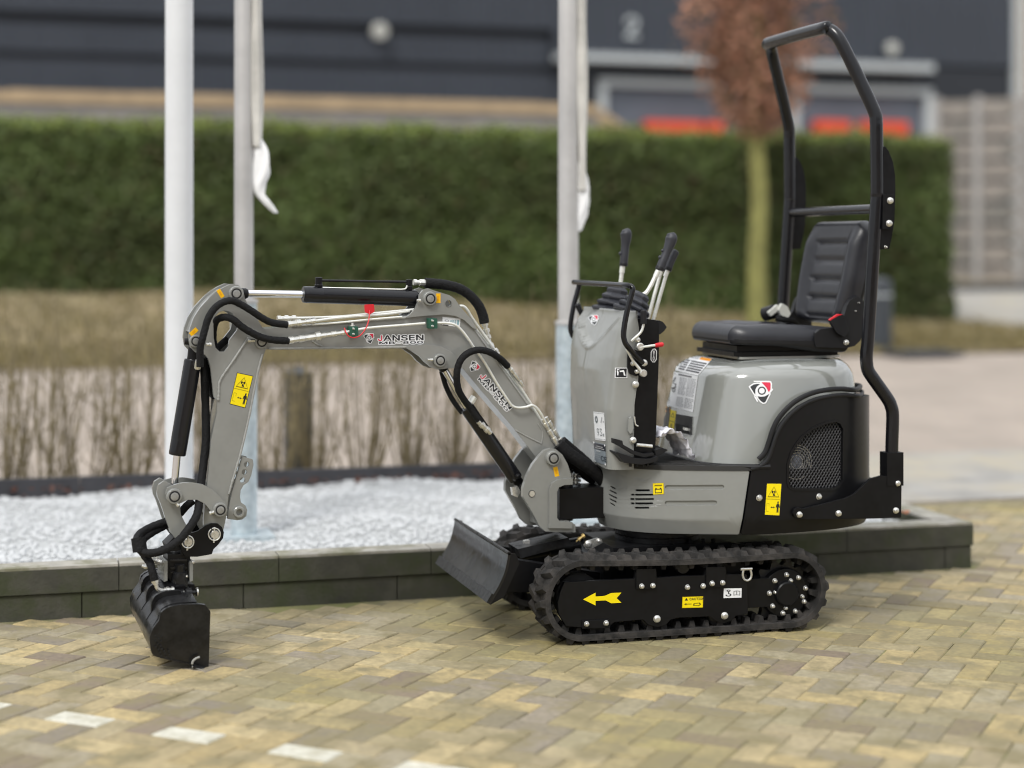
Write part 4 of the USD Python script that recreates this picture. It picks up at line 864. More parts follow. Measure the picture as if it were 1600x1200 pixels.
# floor mat
def plan_poly(off, x0, x1):
    s = np.linspace(0, CU.L * 0.999, 200); x, l, nx_, nl = CU.at(s); x, l = x + nx_ * off, l + nl * off
    near = Polygon(np.vstack([np.column_stack([x, l]), [(x[-1], 0.1), (x[0], 0.1)]])).buffer(0); far = affinity.scale(near, 1, -1, origin=(0, 0)); u = near.union(far).buffer(0)
    return u.intersection(sbox(x0, -1, x1, 1))
def up(poly, z0, z1):
    m = ext(poly, z1 - z0); v = np.asarray(m.vertices); return trimesh.Trimesh(np.column_stack([v[:, 0], 6.52 + v[:, 1], z0 + v[:, 2]]), np.asarray(m.faces), process=False)
P("deck", up(plan_poly(-0.012, 2.1, 3.3), 0.592, 0.621), "paint_black")
fm = P("floor_mat", up(plan_poly(0.003, 2.15, 2.745), 0.6225, 0.640), "mat_rubber")
rb_ = []
for k in range(-12, 13):
    c = plan_poly(-0.012, 2.15, 2.745).intersection(sbox(2.0, k * 0.028 - 0.006, 2.745, k * 0.028 + 0.006))
    if not c.is_empty: rb_.append(up(c, 0.6402, 0.6435))
P("mat_rib", cat(rb_), "mat_rubber", parent=fm, smooth=False, kind="stuff")
P("belly_plate", up(plan_poly(-0.05, 2.26, 3.28), 0.376, 0.39), "paint_black")

# ---------------------------------------------------------------- hood
HP = np.array([(2.528, 0), (2.528, -.12), (2.533, -.20), (2.556, -.272), (2.615, -.337), (2.72, -.378), (2.85, -.392), (3.0, -.380), (3.135, -.335), (3.225, -.255), (3.272, -.13), (3.28, 0)])
hp = spline(HP, 6); hp = np.vstack([hp, (hp[1:-1] * [1, -1])[::-1]])
tg = np.roll(hp, -1, 0) - np.roll(hp, 1, 0); tg /= np.linalg.norm(tg, axis=1, keepdims=True); hn = np.column_stack([tg[:, 1], -tg[:, 0]])
fr_ = np.clip((3.28 - hp[:, 0]) / 0.75, 0, 1); re_ = 1 - fr_
hn *= np.sign(((hp - [2.9, 0]) * hn).sum(1).mean())
rows = []
def hood_ring(z, ins_):
    t = (z - 0.63) / 0.42; x = hp[:, 0] + 0.085 * t * fr_ ** 2 - 0.045 * t * t * re_ ** 2; l = hp[:, 1] * (1 - 0.10 * t - 0.05 * t * t)
    q = np.column_stack([x, l]) - hn * (ins_ * (1 + 1.0 * fr_ ** 3))[:, None]; return q
for z in np.linspace(0.626, 0.965, 12): rows.append(M.ww(np.column_stack([hood_ring(z, 0.0), np.full(len(hp), z)])))
for ph in np.linspace(0, 90, 10)[1:]:
    a = math.radians(ph); z = 0.965 + 0.066 * math.sin(a); rows.append(M.ww(np.column_stack([hood_ring(z, 0.062 * (1 - math.cos(a))), np.full(len(hp), z)])))
top = hood_ring(1.031, 0.062); c0 = top.mean(0)
for k, dz_ in ((0.86, 0.004), (0.62, 0.007), (0.3, 0.009), (0.05, 0.0095)): rows.append(M.ww(np.column_stack([c0 + (top - c0) * k, np.full(len(hp), 1.031 + dz_)])))
hoodm = outward(loft(rows, capa=False))
hc_ = hoodm.vertices[hoodm.faces].mean(1); hu, hv_ = to_px(hc_); gbox = Polygon([(1226, 772), (1224, 722), (1240, 690), (1266, 664), (1300, 650), (1326, 650), (1324, 772)])
open_ = np.array([gbox.contains(Point(a, b)) for a, b in zip(hu, hv_)]) & (hc_[:, 1] < 6.52)
hood = P("hood", trimesh.Trimesh(hoodm.vertices, hoodm.faces[~open_], process=False), "hood_grey", smooth=70)
# raised pad under the seat
P("seat_plinth", up(rnd(Polygon([(2.72, -.2), (3.12, -.2), (3.18, -.16), (3.18, .16), (3.12, .2), (2.72, .2)]), 0.02), 1.036, 1.0455), "hood_grey", parent=hood)
decal("emblem_decal", emblem(1189.5, 612.5, 1.0), hood, mesh=hoodm, label="three-bladed black, white and red badge")
L_ = [(1044.8, 579), (1091, 588), (1083, 644), (1036.5, 632)]
def text_rows(x0, x1, y0, y1, n, seed, col, h=0.45):
    g = np.random.default_rng(seed); o = []
    for i in range(n):
        y = y0 + (y1 - y0) * i / n; x = x0
        while x < x1 - 0.03:
            w = g.uniform(0.03, 0.1); o.append((rect(x, y, min(x + w, x1), y + (y1 - y0) / n * h), col, 2)); x += w + 0.018
    return o
sh_ = [(rect(0, 0, 1, 1), WHITE, 0), (rect(.22, .03, .8, .075), (0.12, 0.12, 0.13), 1)] + text_rows(.42, .66, .12, .62, 13, 1, (0.30, 0.31, 0.33)) + text_rows(.69, .97, .10, .62, 13, 2, (0.34, 0.35, 0.37)) + text_rows(.42, .66, .68, .95, 6, 3, (0.34, 0.35, 0.36)) + text_rows(.69, .97, .66, .95, 7, 4, (0.3, 0.31, 0.32))
ex_art = [(Polygon([(.10, .40), (.2, .30), (.33, .33), (.34, .45), (.2, .5)]).difference(Polygon([(.14, .40), (.21, .34), (.30, .36), (.3, .43), (.2, .46)])), (0.1, 0.1, 0.11), 2), (Point(.28, .52).buffer(.06).difference(Point(.28, .52).buffer(.03)), (0.08, 0.08, 0.09), 2), (Polygon([(.2, .28), (.26, .14), (.29, .15), (.25, .29)]), (0.12, 0.12, 0.13), 2), (rect(.14, .78, .2, .8), GREYC, 2), (rect(.14, .84, .22, .86), GREYC, 2), (rect(.14, .9, .2, .92), GREYC, 2)]
decal("instruction_decal", quad(L_, sh_ + ex_art), hood, mesh=hoodm, size=9, label="white instruction sheet with small print and a drawing", lift=0.0004)
L2 = [(1056, 551), (1113, 561), (1091, 587), (1047, 577)]
bars = [(rect(0, 0, 1, 1), WHITE, 0), (rect(.70, .02, .99, .16), ORA, 1)] + text_rows(.05, .68, .04, .2, 2, 5, (0.25, 0.25, 0.27)) + [(rect(.03, .28 + .13 * i, .97, .37 + .13 * i), (0.05, 0.05, 0.055), 1) for i in range(5)] + [(rect(.48, .2, .52, .9), WHITE, 2)]
decal("text_decal", quad(L2, bars), hood, mesh=hoodm, size=6, label="black and white text sticker over the front edge", lift=0.0004)
decal("stripe_decal", quad([(1035.5, 634), (1048, 637), (1043.5, 676), (1031, 673)], [(rect(0, 0, 1, 1), (0.05, 0.05, 0.05), 0), (rect(0, 0, 1, .2), ORA, 1), (rect(.1, .06, .9, .13), BLACK, 2)] + [(rect(.08, .26 + .085 * i, .92, .285 + .085 * i), (0.3, 0.3, 0.3), 1) for i in range(9)]), hood, mesh=hoodm, size=9, label="orange-topped black warning text sticker")
decal("yellow_strip_decal", quad([(1048.5, 640), (1057, 642.5), (1052.5, 678), (1044, 675)], [(rect(0, 0, 1, 1), YEL, 0), (rect(.05, .48, .95, .5), BLACK, 1), (Polygon([(.5, .1), (.85, .3), (.15, .3)]).difference(Polygon([(.5, .15), (.75, .28), (.25, .28)])), BLACK, 1), (rect(.3, .6, .6, .8), (0.3, 0.22, 0), 1)]), hood, mesh=hoodm, size=9, label="narrow yellow warning strip")
hp_, hn_ = hit(hoodm, [(1070, 662)]); 
def on_hood(px, py, out): p, n = hit(hoodm, [(px, py)]); return p[0] + n[0] * out
def hood_box(name, px, out, back, look, parent=None):
    p, n = hit(hoodm, px); nn = n.mean(0); nn /= np.linalg.norm(nn); v = np.vstack([p - nn * back, p + nn * out]); return P(name, outward(trimesh.convex.convex_hull(v)), look, parent=parent)
lt = hood_box("latch", [(1058.5, 647), (1082, 651), (1081, 680), (1057.5, 674)], 0.006, 0.004, "plastic_dark", parent=hood)
hood_box("latch_lever", [(1060, 662), (1076, 666), (1076, 677), (1060, 673)], 0.014, 0.0, "hole_dark", parent=hood)
hood_box("latch_key", [(1073.5, 668.5), (1076.5, 669.3), (1076.5, 673.5), (1073.5, 672.7)], 0.018, 0.0, "zinc", parent=hood)
# black rear cover with the grille
sR, zR_ = CU.trace(1358, 640); SC = CU.L * 0.5 + 0.0
smid = float(np.interp(0.0, [0, 1], [0, 1])); smax = CU.d[np.argmax(CU.p[:, 0])]
arch = [(1173, 735), (1190, 729), (1200, 718), (1206, 702), (1213, 681), (1222, 664), (1236, 648), (1252, 635.5), (1272, 626), (1295, 620.5), (1320, 618.5), (1342, 620)]
ap = [CU.trace(*q) for q in arch]
cover = Polygon(ap + [(smax - 0.12, ap[-1][1] - 0.01), (smax, ap[-1][1] - 0.012), (smax, ZB + 0.03), (smax - 0.2, ZB + 0.008), (sB + 0.006, ZB), (sA + 0.006, ZP - 0.004)]).buffer(0)
cover = cover.buffer(-0.008).buffer(0.008, quad_segs=4)
gr_px = [(1230, 725), (1235, 707.5), (1242, 695), (1251, 683), (1268.5, 669), (1289.5, 660), (1305, 657), (1312, 660), (1317, 670), (1316.5, 690), (1316, 751), (1309, 760), (1299, 764.4), (1240, 764.4), (1232, 761), (1229.6, 754)]
gp_ = CU.poly(gr_px).buffer(0)
ins2 = lambda z: np.maximum(0, 0.43 - z) * 0.40 - 0.004 * np.clip((0.6 - z) / 0.2, 0, 1)
rc_ = P("rear_cover", CU.plate(cover.difference(gp_), -0.05, 0.004, ins2), "cover_black", smooth=40)
P("rear_cover", mirror(CU.plate(cover, -0.05, 0.004, ins2)), "cover_black", smooth=40, label="black cover on the far side")
gi = P("grille_frame", CU.plate(gp_.buffer(0.004).difference(gp_.buffer(-0.005)), -0.012, 0.0075, ins2), "cover_black", parent=rc_, smooth=40)
P("grille_backing", CU.plate(gp_.buffer(0.01), -0.075, -0.065, ins2), "hole_dark", parent=rc_)
gc_, gz_ = (gp_.bounds[0] + gp_.bounds[2]) / 2, (gp_.bounds[1] + gp_.bounds[3]) / 2
def cpt(s, z, off):
    x, l, nx_, nl = CU.at(s); o = off - ins2(z); return M.w(float(x + nx_ * o), float(l + nl * o), z)
wires = []
for sgn, pitch, sl_ in ((1, 0.0155, 1.35), (-1, 0.0155, 1.35)):
    for k in range(-30, 31):
        c = gc_ + k * pitch; ln = shapely.LineString([(c - 0.25, gz_ - sgn * 0.25 * sl_), (c + 0.25, gz_ + sgn * 0.25 * sl_)]).intersection(gp_)
        for g in getattr(ln, "geoms", [ln]):
            if g.length > 0.012 and g.geom_type == "LineString":
                a, b = g.coords[0], g.coords[-1]; wires.append(tube([cpt(*a, -0.006 - 0.002 * sgn), cpt((a[0] + b[0]) / 2, (a[1] + b[1]) / 2, -0.006 - 0.002 * sgn), cpt(*b, -0.006 - 0.002 * sgn)], 0.0019 if sgn > 0 else 0.0013, 5, 2, caps=False))
P("grille_mesh", cat(wires), "grille_wire", parent=rc_, smooth=True, kind="stuff")
fs, fz = CU.trace(1249, 723)
for r_ in (0.026, 0.036, 0.046, 0.056, 0.066):
    P("fan_ring", tube([cpt(fs + r_ * math.cos(a), fz + r_ * math.sin(a), -0.022) for a in np.linspace(0, 2 * np.pi, 33)], 0.0016, 5, 1, caps=False), "zinc", parent=rc_)
P("fan_hub", lathe(cpt(fs, fz, -0.05), cpt(fs, fz, -0.026), [(0, 0.034), (0.6, 0.034), (0.9, 0.03), (1, 0.01)], 24), "fan_metal", parent=rc_)
for a in range(9):
    t0 = a * 2 * np.pi / 9; pts = [cpt(fs + r_ * math.cos(t0 + k), fz + r_ * math.sin(t0 + k), -0.044 + o) for r_, k, o in ((0.03, 0, 0), (0.066, 0.1, 0), (0.066, 0.5, -0.012), (0.03, 0.45, -0.012))]
    P("fan_blade", trimesh.Trimesh(np.vstack([pts, np.array(pts) + [0, 0.002, 0]]), [(0, 1, 2), (0, 2, 3), (4, 6, 5), (4, 7, 6), (0, 4, 5), (0, 5, 1), (1, 5, 6), (1, 6, 2), (2, 6, 7), (2, 7, 3), (3, 7, 4), (3, 4, 0)], process=False), "plastic_dark", parent=rc_, smooth=False)
# rubber seal over the arch
P("arch_seal", tube(np.array([cpt(s, z + 0.004, 0.002) for s, z in ap + [(smax - 0.12, ap[-1][1] - 0.004), (smax - 0.04, ap[-1][1] - 0.006), (smax, ap[-1][1] - 0.006)]]), 0.008, 10, 5), "seal_rubber", parent=rc_)
P("arch_lip", tube(np.array([cpt(s, z + 0.012, -0.006) for s, z in [CU.trace(q[0] - 4, q[1] - 6) for q in arch[1:]] + [(smax - 0.12, ap[-1][1] + 0.010), (smax - 0.04, ap[-1][1] + 0.009), (smax, ap[-1][1] + 0.009)]]), 0.010, 10, 5), "seal_rubber", parent=rc_)
P("hood_seal", tube([M.w(x + a, l - b, 0.637) for x, l, a, b in ((2.52, .1, 0, 0), (2.52, -.1, 0, 0), (2.522, -.2, 0, .003), (2.545, -.28, 0, .008), (2.605, -.345, 0, .008), (2.70, -.386, 0, .008), (2.76, -.397, 0, .006))], 0.010, 8, 5), "seal_rubber")
cov_m = CU.plate(cover, -0.05, 0.0042, ins2)
decal("warning_decal", quad([(1197.6, 754.8), (1221.4, 755), (1218, 806), (1194, 805)], warn_sheet()), rc_, mesh=cov_m, size=9, label="yellow crush-hazard and keep-clear warning")
def bolt_on(mesh, px, py, r, parent):
    p, n = hit(mesh, [(px, py)]); a, n = p[0], n[0]; P("bolt", lathe(a - n * 0.001, a + n * 0.011, [(0, r * 1.3), (0.15, r * 1.3), (0.2, r), (0.7, r), (0.9, r * .82), (1, r * .45)], 12), "zinc", parent=parent)
bolt_on(cov_m, 1186.4, 778, 0.0095, rc_); bolt_on(cov_m, 1279.5, 776, 0.0095, rc_)
# counterweight fill inside
P("counterweight", up(plan_poly(-0.06, 2.76, 3.3), 0.392, 0.59), "paint_black")

# ---------------------------------------------------------------- roll bar
LB = -0.428
ar = P("roll_bar_arm", plate(M, [(1376, 743.4), (1409, 746), (1409, 752), (1408, 809), (1356, 810.5), (1250, 811.5), (1242, 808), (1239, 802), (1241, 796), (1246, 793), (1255, 795), (1290, 786.5), (1321.5, 778.4), (1335.5, 771.4), (1349.5, 758), (1360, 748)], LB, LB, LB + 0.012, r=0.004), "paint_black")
for qx, qy in ((1402, 755), (1399.5, 797.5), (1310, 802), (1249, 804)): bolt(M, qx, qy, LB, 0.0105, parent=ar)
sa = M.pixs([(1376, 743.4), (1409, 746), (1409, 752), (1408, 809), (1356, 810.5), (1250, 811.5), (1242, 808), (1239, 802), (1241, 796), (1246, 793), (1255, 795), (1290, 786.5), (1321.5, 778.4), (1335.5, 771.4), (1349.5, 758), (1360, 748)], LB)
P("roll_bar_arm", sl(ext(rnd(Polygon(sa), 0.004), 0.012), M, -LB - 0.012), "paint_black")
sx0, zx0 = M.pix(1393, 806, -0.40)
P("rear_beam", bx(sx0 - 0.035, sx0 + 0.03, 6.52 + LB + 0.0125, 6.52 - LB - 0.0125, zx0 + 0.004, zx0 + 0.12), "paint_black")
low = [(1393.5, 742, -.40), (1393.5, 700, -.40), (1394.8, 650, -.40), (1392, 634, -.40), (1386, 622, -.40), (1364.8, 592, -.40), (1356.5, 579, -.40), (1354, 566, -.40), (1354, 552, -.40), (1356, 532, -.40), (1360, 468, -.40), (1366, 372, -.40), (1370.5, 303, -.40)]
upp = [(1370.5, 302, -.40), (1370, 250, -.40), (1369.5, 205, -.40), (1369, 190, -.399), (1366, 174, -.394), (1344, 126, -.362), (1325, 87, -.336), (1313, 64, -.318), (1304, 52, -.30), (1294, 45.5, -.275), (1284, 44.5, -.245)]
RT = 0.0255
lo3, up3 = path3(M, low), path3(M, upp)
mir = lambda p: np.column_stack([p[:, 0], 2 * 6.52 - p[:, 1], p[:, 2]])
for q in (lo3, mir(lo3)): P("roll_bar_post", tube(q, RT, 20, 5), "tube_black", smooth=60)
hoop = np.vstack([up3, mir(up3)[::-1]])
P("roll_bar_hoop", tube(hoop, RT, 20, 5), "tube_black", smooth=60)
cs, cz = M.pix(1371, 326, -0.40)
P("cross_tube", rod(M.w(cs, -0.40, cz), M.w(cs, 0.40, cz), 0.019), "tube_black")
fold = [(1379, 226), (1387, 236), (1394, 254), (1397, 274), (1397.5, 302), (1396, 346), (1392, 370), (1388, 389), (1373, 390), (1374, 340), (1378, 300), (1379, 260)]
fp_ = M.pixs(fold, -0.40)
for l0 in (-0.408, 0.396):
    hg = P("fold_plate", sl(ext(rnd(Polygon(fp_), 0.004), 0.012), M, l0), "paint_black")
    if l0 < 0:
        P("hinge_plate", plate(M, [(1380, 304), (1397, 303), (1396, 357), (1379, 358)], -0.43, -0.43, -0.409), "paint_black", parent=hg)
        bolt(M, 1390.6, 313.5, -0.43, 0.0115, parent=hg); bolt(M, 1389, 349, -0.43, 0.0115, parent=hg); bolt(M, 1383.5, 386, -0.408, 0.005, parent=hg)
P("post_joint", lathe(lo3[-1] - [0, 0, 0.012], lo3[-1] + [0, 0, 0.002], [(0, RT * 1.03), (.8, RT * 1.1), (1, RT * 1.1)], 20), "tube_black")
for s_ in (-1, 1): P("post_socket", bx(sx0 - 0.035, sx0 + 0.036, 6.52 + s_ * 0.40 - 0.03, 6.52 + s_ * 0.40 - 0.027 + 0.057, zx0 + 0.121, M.pix(1393, 706, -0.4)[1]), "paint_black")

# ---------------------------------------------------------------- seat
def pad(o_, ux, vx, nx_, W, depth, nu=52, nv=64, er=0.055):
    """A cushion: outline half-width W(v), front relief depth(u, v); o_ = middle of the bottom edge, vx = full length vector."""
    us = np.sin(np.linspace(-1, 1, nu) * np.pi / 2); vs = 0.5 - 0.5 * np.cos(np.linspace(0, 1, nv) * np.pi); Fp, Bp = [], []
    for v in vs:
        fr1, bk = [], []
        for u in us:
            w = W(v); e = max(abs(u), 0); edge = min(1.0, (1 - e) * w / er, v * np.linalg.norm(vx) / er, (1 - v) * np.linalg.norm(vx) / er); rndd = math.sqrt(max(0, 1 - (1 - max(0, edge)) ** 2))
            d = 0.006 + depth(u, v) * rndd; base = np.array(o_) + np.array(vx) * v + np.array(ux) * u * w
            fr1.append(base + np.array(nx_) * d); bk.append(base - np.array(nx_) * 0.006)
        Fp.append(fr1); Bp.append(bk)
    Fp, Bp = np.array(Fp), np.array(Bp); n = nu * nv; v = np.vstack([Fp.reshape(-1, 3), Bp.reshape(-1, 3)]); f = []
    i, j = np.meshgrid(np.arange(nv - 1), np.arange(nu - 1), indexing="ij"); a = (i * nu + j).ravel()
    f += [np.stack([a, a + 1, a + nu + 1], 1), np.stack([a, a + nu + 1, a + nu], 1), np.stack([n + a, n + a + nu + 1, n + a + 1], 1), np.stack([n + a, n + a + nu, n + a + nu + 1], 1)]
    loop = np.r_[np.arange(nu), np.arange(1, nv) * nu + nu - 1, (nv - 1) * nu + np.arange(nu - 2, -1, -1), np.arange(nv - 2, 0, -1) * nu]; l2 = np.roll(loop, -1)
    f += [np.stack([loop, n + loop, n + l2], 1), np.stack([loop, n + l2, l2], 1)]
    return outward(trimesh.Trimesh(v, np.vstack(f), process=False))
def smooth(a, b, x): t = np.clip((x - a) / (b - a), 0, 1); return t * t * (3 - 2 * t)
def wback(v):
    w = 0.215 + 0.022 * smooth(0, 0.45, v); top = max(0, (v - 0.80) / 0.20); w *= math.sqrt(max(0.0, 1 - (0.62 * top ** 1.6) ** 2)) if top else 1; bot = max(0, (0.12 - v) / 0.12); return w * (1 - 0.16 * bot * bot)
def dback(u, v):
    d = 0.046 + 0.020 * smooth(0.58, 0.8, abs(u)) * (1 - smooth(0.72, 0.95, v))
    inside = (1 - smooth(0.56, 0.62, abs(u))) * smooth(0.035, 0.06, v) * (1 - smooth(0.775, 0.80, v))
    d -= 0.022 * inside; c = (v - 0.05) / 0.73 * 4; fq = abs((c % 1) - 0.5) * 2
    if inside > 0.5: d += 0.017 * (1 - fq ** 5) - 0.005 * (fq > 0.9)
    return d
bo, bt = np.array([3.205, 6.52, 1.165]), np.array([3.29, 6.52, 1.585]); bv = bt - bo; nb2 = np.cross([0, 1, 0], bv); nb2 /= np.linalg.norm(nb2); nb2 = nb2 if nb2[0] < 0 else -nb2
seat = P("backrest", pad(bo, (0, 1, 0), bv, nb2, wback, dback, er=0.036), "vinyl", smooth=50)
P("backrest_shell", pad(bo + bv * 0.01 - nb2 * 0.008, (0, 1, 0), bv * 0.97, -nb2, lambda v: wback(v) * 0.97, lambda u, v: 0.038 * (1 - 0.4 * u * u)), "plastic_dark", parent=seat, smooth=50)
def wcush(v): return 0.243 * math.sqrt(max(0, 1 - (0.62 * max(0, (0.26 - v) / 0.26) ** 1.7) ** 2)) - 0.012 * smooth(0.5, 1, v)
def dcush(u, v):
    d = 0.036 + 0.017 * smooth(0.5, 0.78, abs(u)) * smooth(0.12, 0.4, v) * (1 - 0.5 * smooth(0.6, 1, v)) + 0.015 * (1 - smooth(0.05, 0.5, v)); d -= 0.010 * math.exp(-((abs(u) - 0.5) / 0.05) ** 2) * smooth(0.2, 0.3, v)
    for c in (0.36, 0.56, 0.76): d -= 0.010 * math.exp(-((v - c - 0.0) / 0.018) ** 2) * (1 - smooth(0.44, 0.5, abs(u)))
    return d
co = np.array([2.676, 6.52, 1.119]); cv = np.array([0.50, 0, -0.014])
cu_ = P("seat_cushion", pad(co, (0, 1, 0), cv, np.array([0, 0, 1.0]), wcush, dcush), "vinyl", smooth=50)
P("seat_pan", pad(co + [0.006, 0, -0.007], (0, 1, 0), cv * 0.99, np.array([0, 0, -1.0]), lambda v: wcush(v) * 1.03, lambda u, v: 0.012 + 0.022 * smooth(0.3, 0.8, v), er=0.02), "plastic_dark", parent=cu_, smooth=40)
P("seat_rail", cat([bx(2.70, 3.15, 6.52 - 0.195, 6.52 + 0.195, 1.047, 1.064), bx(2.72, 3.13, 6.52 - 0.18, 6.52 + 0.18, 1.0642, 1.088)]), "paint_black")
hc = P("hinge_cover", plate(M, [(1318, 492), (1322, 478), (1327, 469), (1338, 463), (1346, 467), (1350.5, 478), (1348, 520), (1343, 532), (1334, 540.5), (1320, 544), (1274, 542.5), (1271, 532), (1273, 520), (1281, 514), (1300, 512), (1312, 504)], -0.245, -0.252, -0.222, r=0.006), "plastic_dark")
bolt(M, 1322, 535, -0.252, 0.010, parent=hc); bolt(M, 1341, 473, -0.252, 0.003, parent=hc); bolt(M, 1336, 486, -0.252, 0.003, parent=hc)
P("hinge_cover", sl(ext(rnd(Polygon(M.pixs([(1318, 492), (1322, 478), (1327, 469), (1338, 463), (1346, 467), (1350.5, 478), (1348, 520), (1334, 540.5), (1320, 544), (1274, 542.5), (1273, 520), (1300, 512)], -0.245)), 0.006), 0.03), M, 0.222), "plastic_dark")
bk = P("belt_buckle", plate(M, [(1295, 501), (1309, 493), (1316, 491), (1325, 517), (1318, 527), (1306, 520)], -0.262, -0.272, -0.253, r=0.004), "plastic_dark")
P("release_button", plate(M, [(1294.5, 499.5), (1308.5, 490.5), (1315.5, 491), (1314.5, 496), (1305, 501.5), (1297, 502.5)], -0.262, -0.270, -0.256, r=0.003), "red_plastic", parent=bk)
rl = P("belt_reel", lathe(M.p3(1192, 492, .24), M.p3(1212, 486, .19), [(0, .02), (.1, .03), (.9, .03), (1, .02)], 16), "plastic_dark")
P("belt_tongue", cat([plate(M, [(1200, 488), (1214, 476), (1222, 477), (1212, 488), (1204, 494)], .17, .165, .185, r=0.003), plate(M, [(1216, 484), (1222, 474), (1230, 479), (1235, 490), (1231, 496), (1221, 493)], .15, .145, .17, r=0.003)]), "lamp_shell", parent=rl)
P("belt_strap", tube(path3(M, [(1212, 497, .16), (1225, 500, .15), (1240, 502, .19), (1246, 508, .22)]), [.012, .011, .012, .012], 8), "hose_sleeve", parent=rl)
# ---------------------------------------------------------------- swing bracket and boom
sw_out = [(859, 700.5), (868, 701.5), (878.5, 710), (887, 725), (892.5, 742), (893.5, 757), (880, 757.5), (872, 761), (869, 768), (869, 808), (872, 814), (893, 815.5), (899, 820), (899.5, 832), (865, 831.5), (852, 830.5), (842.5, 822), (835, 806.5), (824.5, 788.5), (817, 776), (817, 763), (823, 744), (832, 726), (844, 710.5), (851, 703.5)]
swn = P("swing_bracket", plate(B, sw_out, -0.10, -0.10, -0.08, r=0.003), "paint_grey")
rim = [(893.6, 747), (872, 748), (861, 754), (857, 765), (857, 814), (856, 825), (893, 825.5), (893, 815.6), (873, 814.5), (869, 809), (869, 768), (872, 761), (880, 757.5), (893.6, 757)]
P("slot_rim", plate(B, rim, -0.10, -0.110, -0.1003, r=0.0015), "paint_grey", parent=swn)
sp2 = Polygon(B.pixs(sw_out, -0.10))
P("swing_bracket", sl(ext(rnd(sp2, 0.003), 0.02), B, 0.08), "paint_grey", label="far cheek of the swing bracket")
P("bracket_web", plate(B, [(862, 752), (893, 752), (893, 757), (880, 757.5), (872, 761), (869, 768), (869, 808), (872, 814), (893, 815), (893, 825), (856, 825), (858, 765)], -0.10, -0.0795, 0.0795), "paint_grey", parent=swn)
boss(B, 862.5, 715.5, -0.10, 12.5, 0.018, parent=swn); 
P("pin", disc(B, 831, 771.5, -0.10, 5 * R, -0.103, -0.0995), "zinc", parent=swn); P("pin_groove", disc(B, 831, 771.5, -0.10, 6 * R, -0.1012, -0.0998), "hole_dark", parent=swn)
P("swing_post", bx(2.02, 2.26, 6.52 - 0.065, 6.52 + 0.065, B.pix(900, 811, -0.07)[1], B.pix(900, 763, -0.07)[1]), "paint_black")
P("swing_pin", lathe((2.06, 6.52, 0.40), (2.06, 6.52, 0.60), [(0, .035), (1, .035)], 20), "worn_black")

boom_up = [(398, 515), (428, 512), (487, 507), (565, 501), (625, 495), (650, 491), (685, 486.5), (702, 487.5), (718, 492), (730, 500), (740, 510), (762.5, 541), (804, 600), (830, 636.5), (857, 677), (874, 703)]
boom_lo = [(848, 728), (827, 701), (803, 669.5), (773, 635), (746, 603.5), (723.5, 576), (712, 560), (703, 551.5), (692, 546), (680, 543.5), (665, 543), (550, 544), (460, 544), (412, 546)]
boom = P("boom", plate(B, boom_up + [(872, 722), (862, 731)] + boom_lo + [(401, 545), (394, 535), (394, 522)], -0.042, -0.042, 0.042, r=0.004), "paint_grey", smooth=25)
ear_up = [(632, 497), (641, 491), (649, 482), (654, 470), (655.5, 460), (661, 453), (669, 450.3), (677, 453.5), (690, 457.5), (703, 461.5), (711, 467), (717.5, 477), (727, 488), (738, 500), (747, 517), (738, 512), (725, 500), (712, 494), (695, 491.5), (660, 494)]
ear_lo = [(632, 542), (642, 547.5), (656, 557), (664, 566), (673, 573), (683, 577.5), (694, 576.5), (702, 575.5), (718, 575), (726, 576), (716, 560), (704, 549), (688, 541), (665, 538)]
eh = Point(*B.pix(701.5, 474, -0.062)).buffer(5.2 * R)
for l0, nm in ((-0.054, "near"), (0.042, "far")):
    pu = rnd(Polygon(B.pixs(ear_up, -0.054)).buffer(0), 0.003).difference(eh); pl = rnd(Polygon(B.pixs(ear_lo, -0.054)).buffer(0), 0.003)
    P("pin_lug", sl(ext(pu, 0.012), B, l0), "paint_grey", parent=boom); P("pin_lug", sl(ext(pl, 0.012), B, l0), "paint_grey", parent=boom)
ring_ = Point(*B.pix(701.5, 474, -0.062)).buffer(5.6 * R).difference(eh)
P("lug_hole_rim", sl(ext(ring_, 0.006), B, -0.056), "paint_grey", parent=boom)
def bead(fr, pts, l, r=0.0042, parent=None):
    p = spline(path3(fr, [(x, y, l) for x, y in pts]), 8); g = np.random.default_rng(len(p)); P("weld_bead", tube(p, r * (1 + 0.12 * g.normal(size=len(p)).clip(-1.5, 1.5)), 7, smooth=False, caps=True), "weld", parent=parent, smooth=True)
bead(B, [(455, 510), (565, 502), (630, 496.5), (668, 490), (695, 488.5), (718, 495), (736, 509), (760, 541), (800, 598), (832, 642)], -0.0435, parent=boom)
bead(B, [(420, 545), (550, 543.5), (670, 542.5), (690, 546.5), (706, 554), (716, 566)], -0.0435, parent=boom)
bead(B, [(488, 533), (495, 538), (503, 541)], -0.0425, 0.0035, parent=boom)
bead(B, [(805, 672), (825, 683), (846, 693)], -0.0425, 0.003, parent=boom); bead(B, [(846, 693), (848, 676), (840, 662)], -0.0425, 0.0025, parent=boom)
boss(B, 670.5, 466.5, -0.054, 11.5, parent=boom); boss(B, 686, 563, -0.054, 11, parent=boom)
P("grease_nipple", lathe(B.p3(657, 469.5, -.066), B.p3(651, 469, -.066), [(0, .006), (.5, .006), (.6, .004), (1, .005)], 8), "zinc", parent=boom)
P("grease_nipple", lathe(B.p3(676, 562, -.066), B.p3(668, 562, -.066), [(0, .006), (.5, .006), (.6, .004), (1, .005)], 8), "zinc", parent=boom)
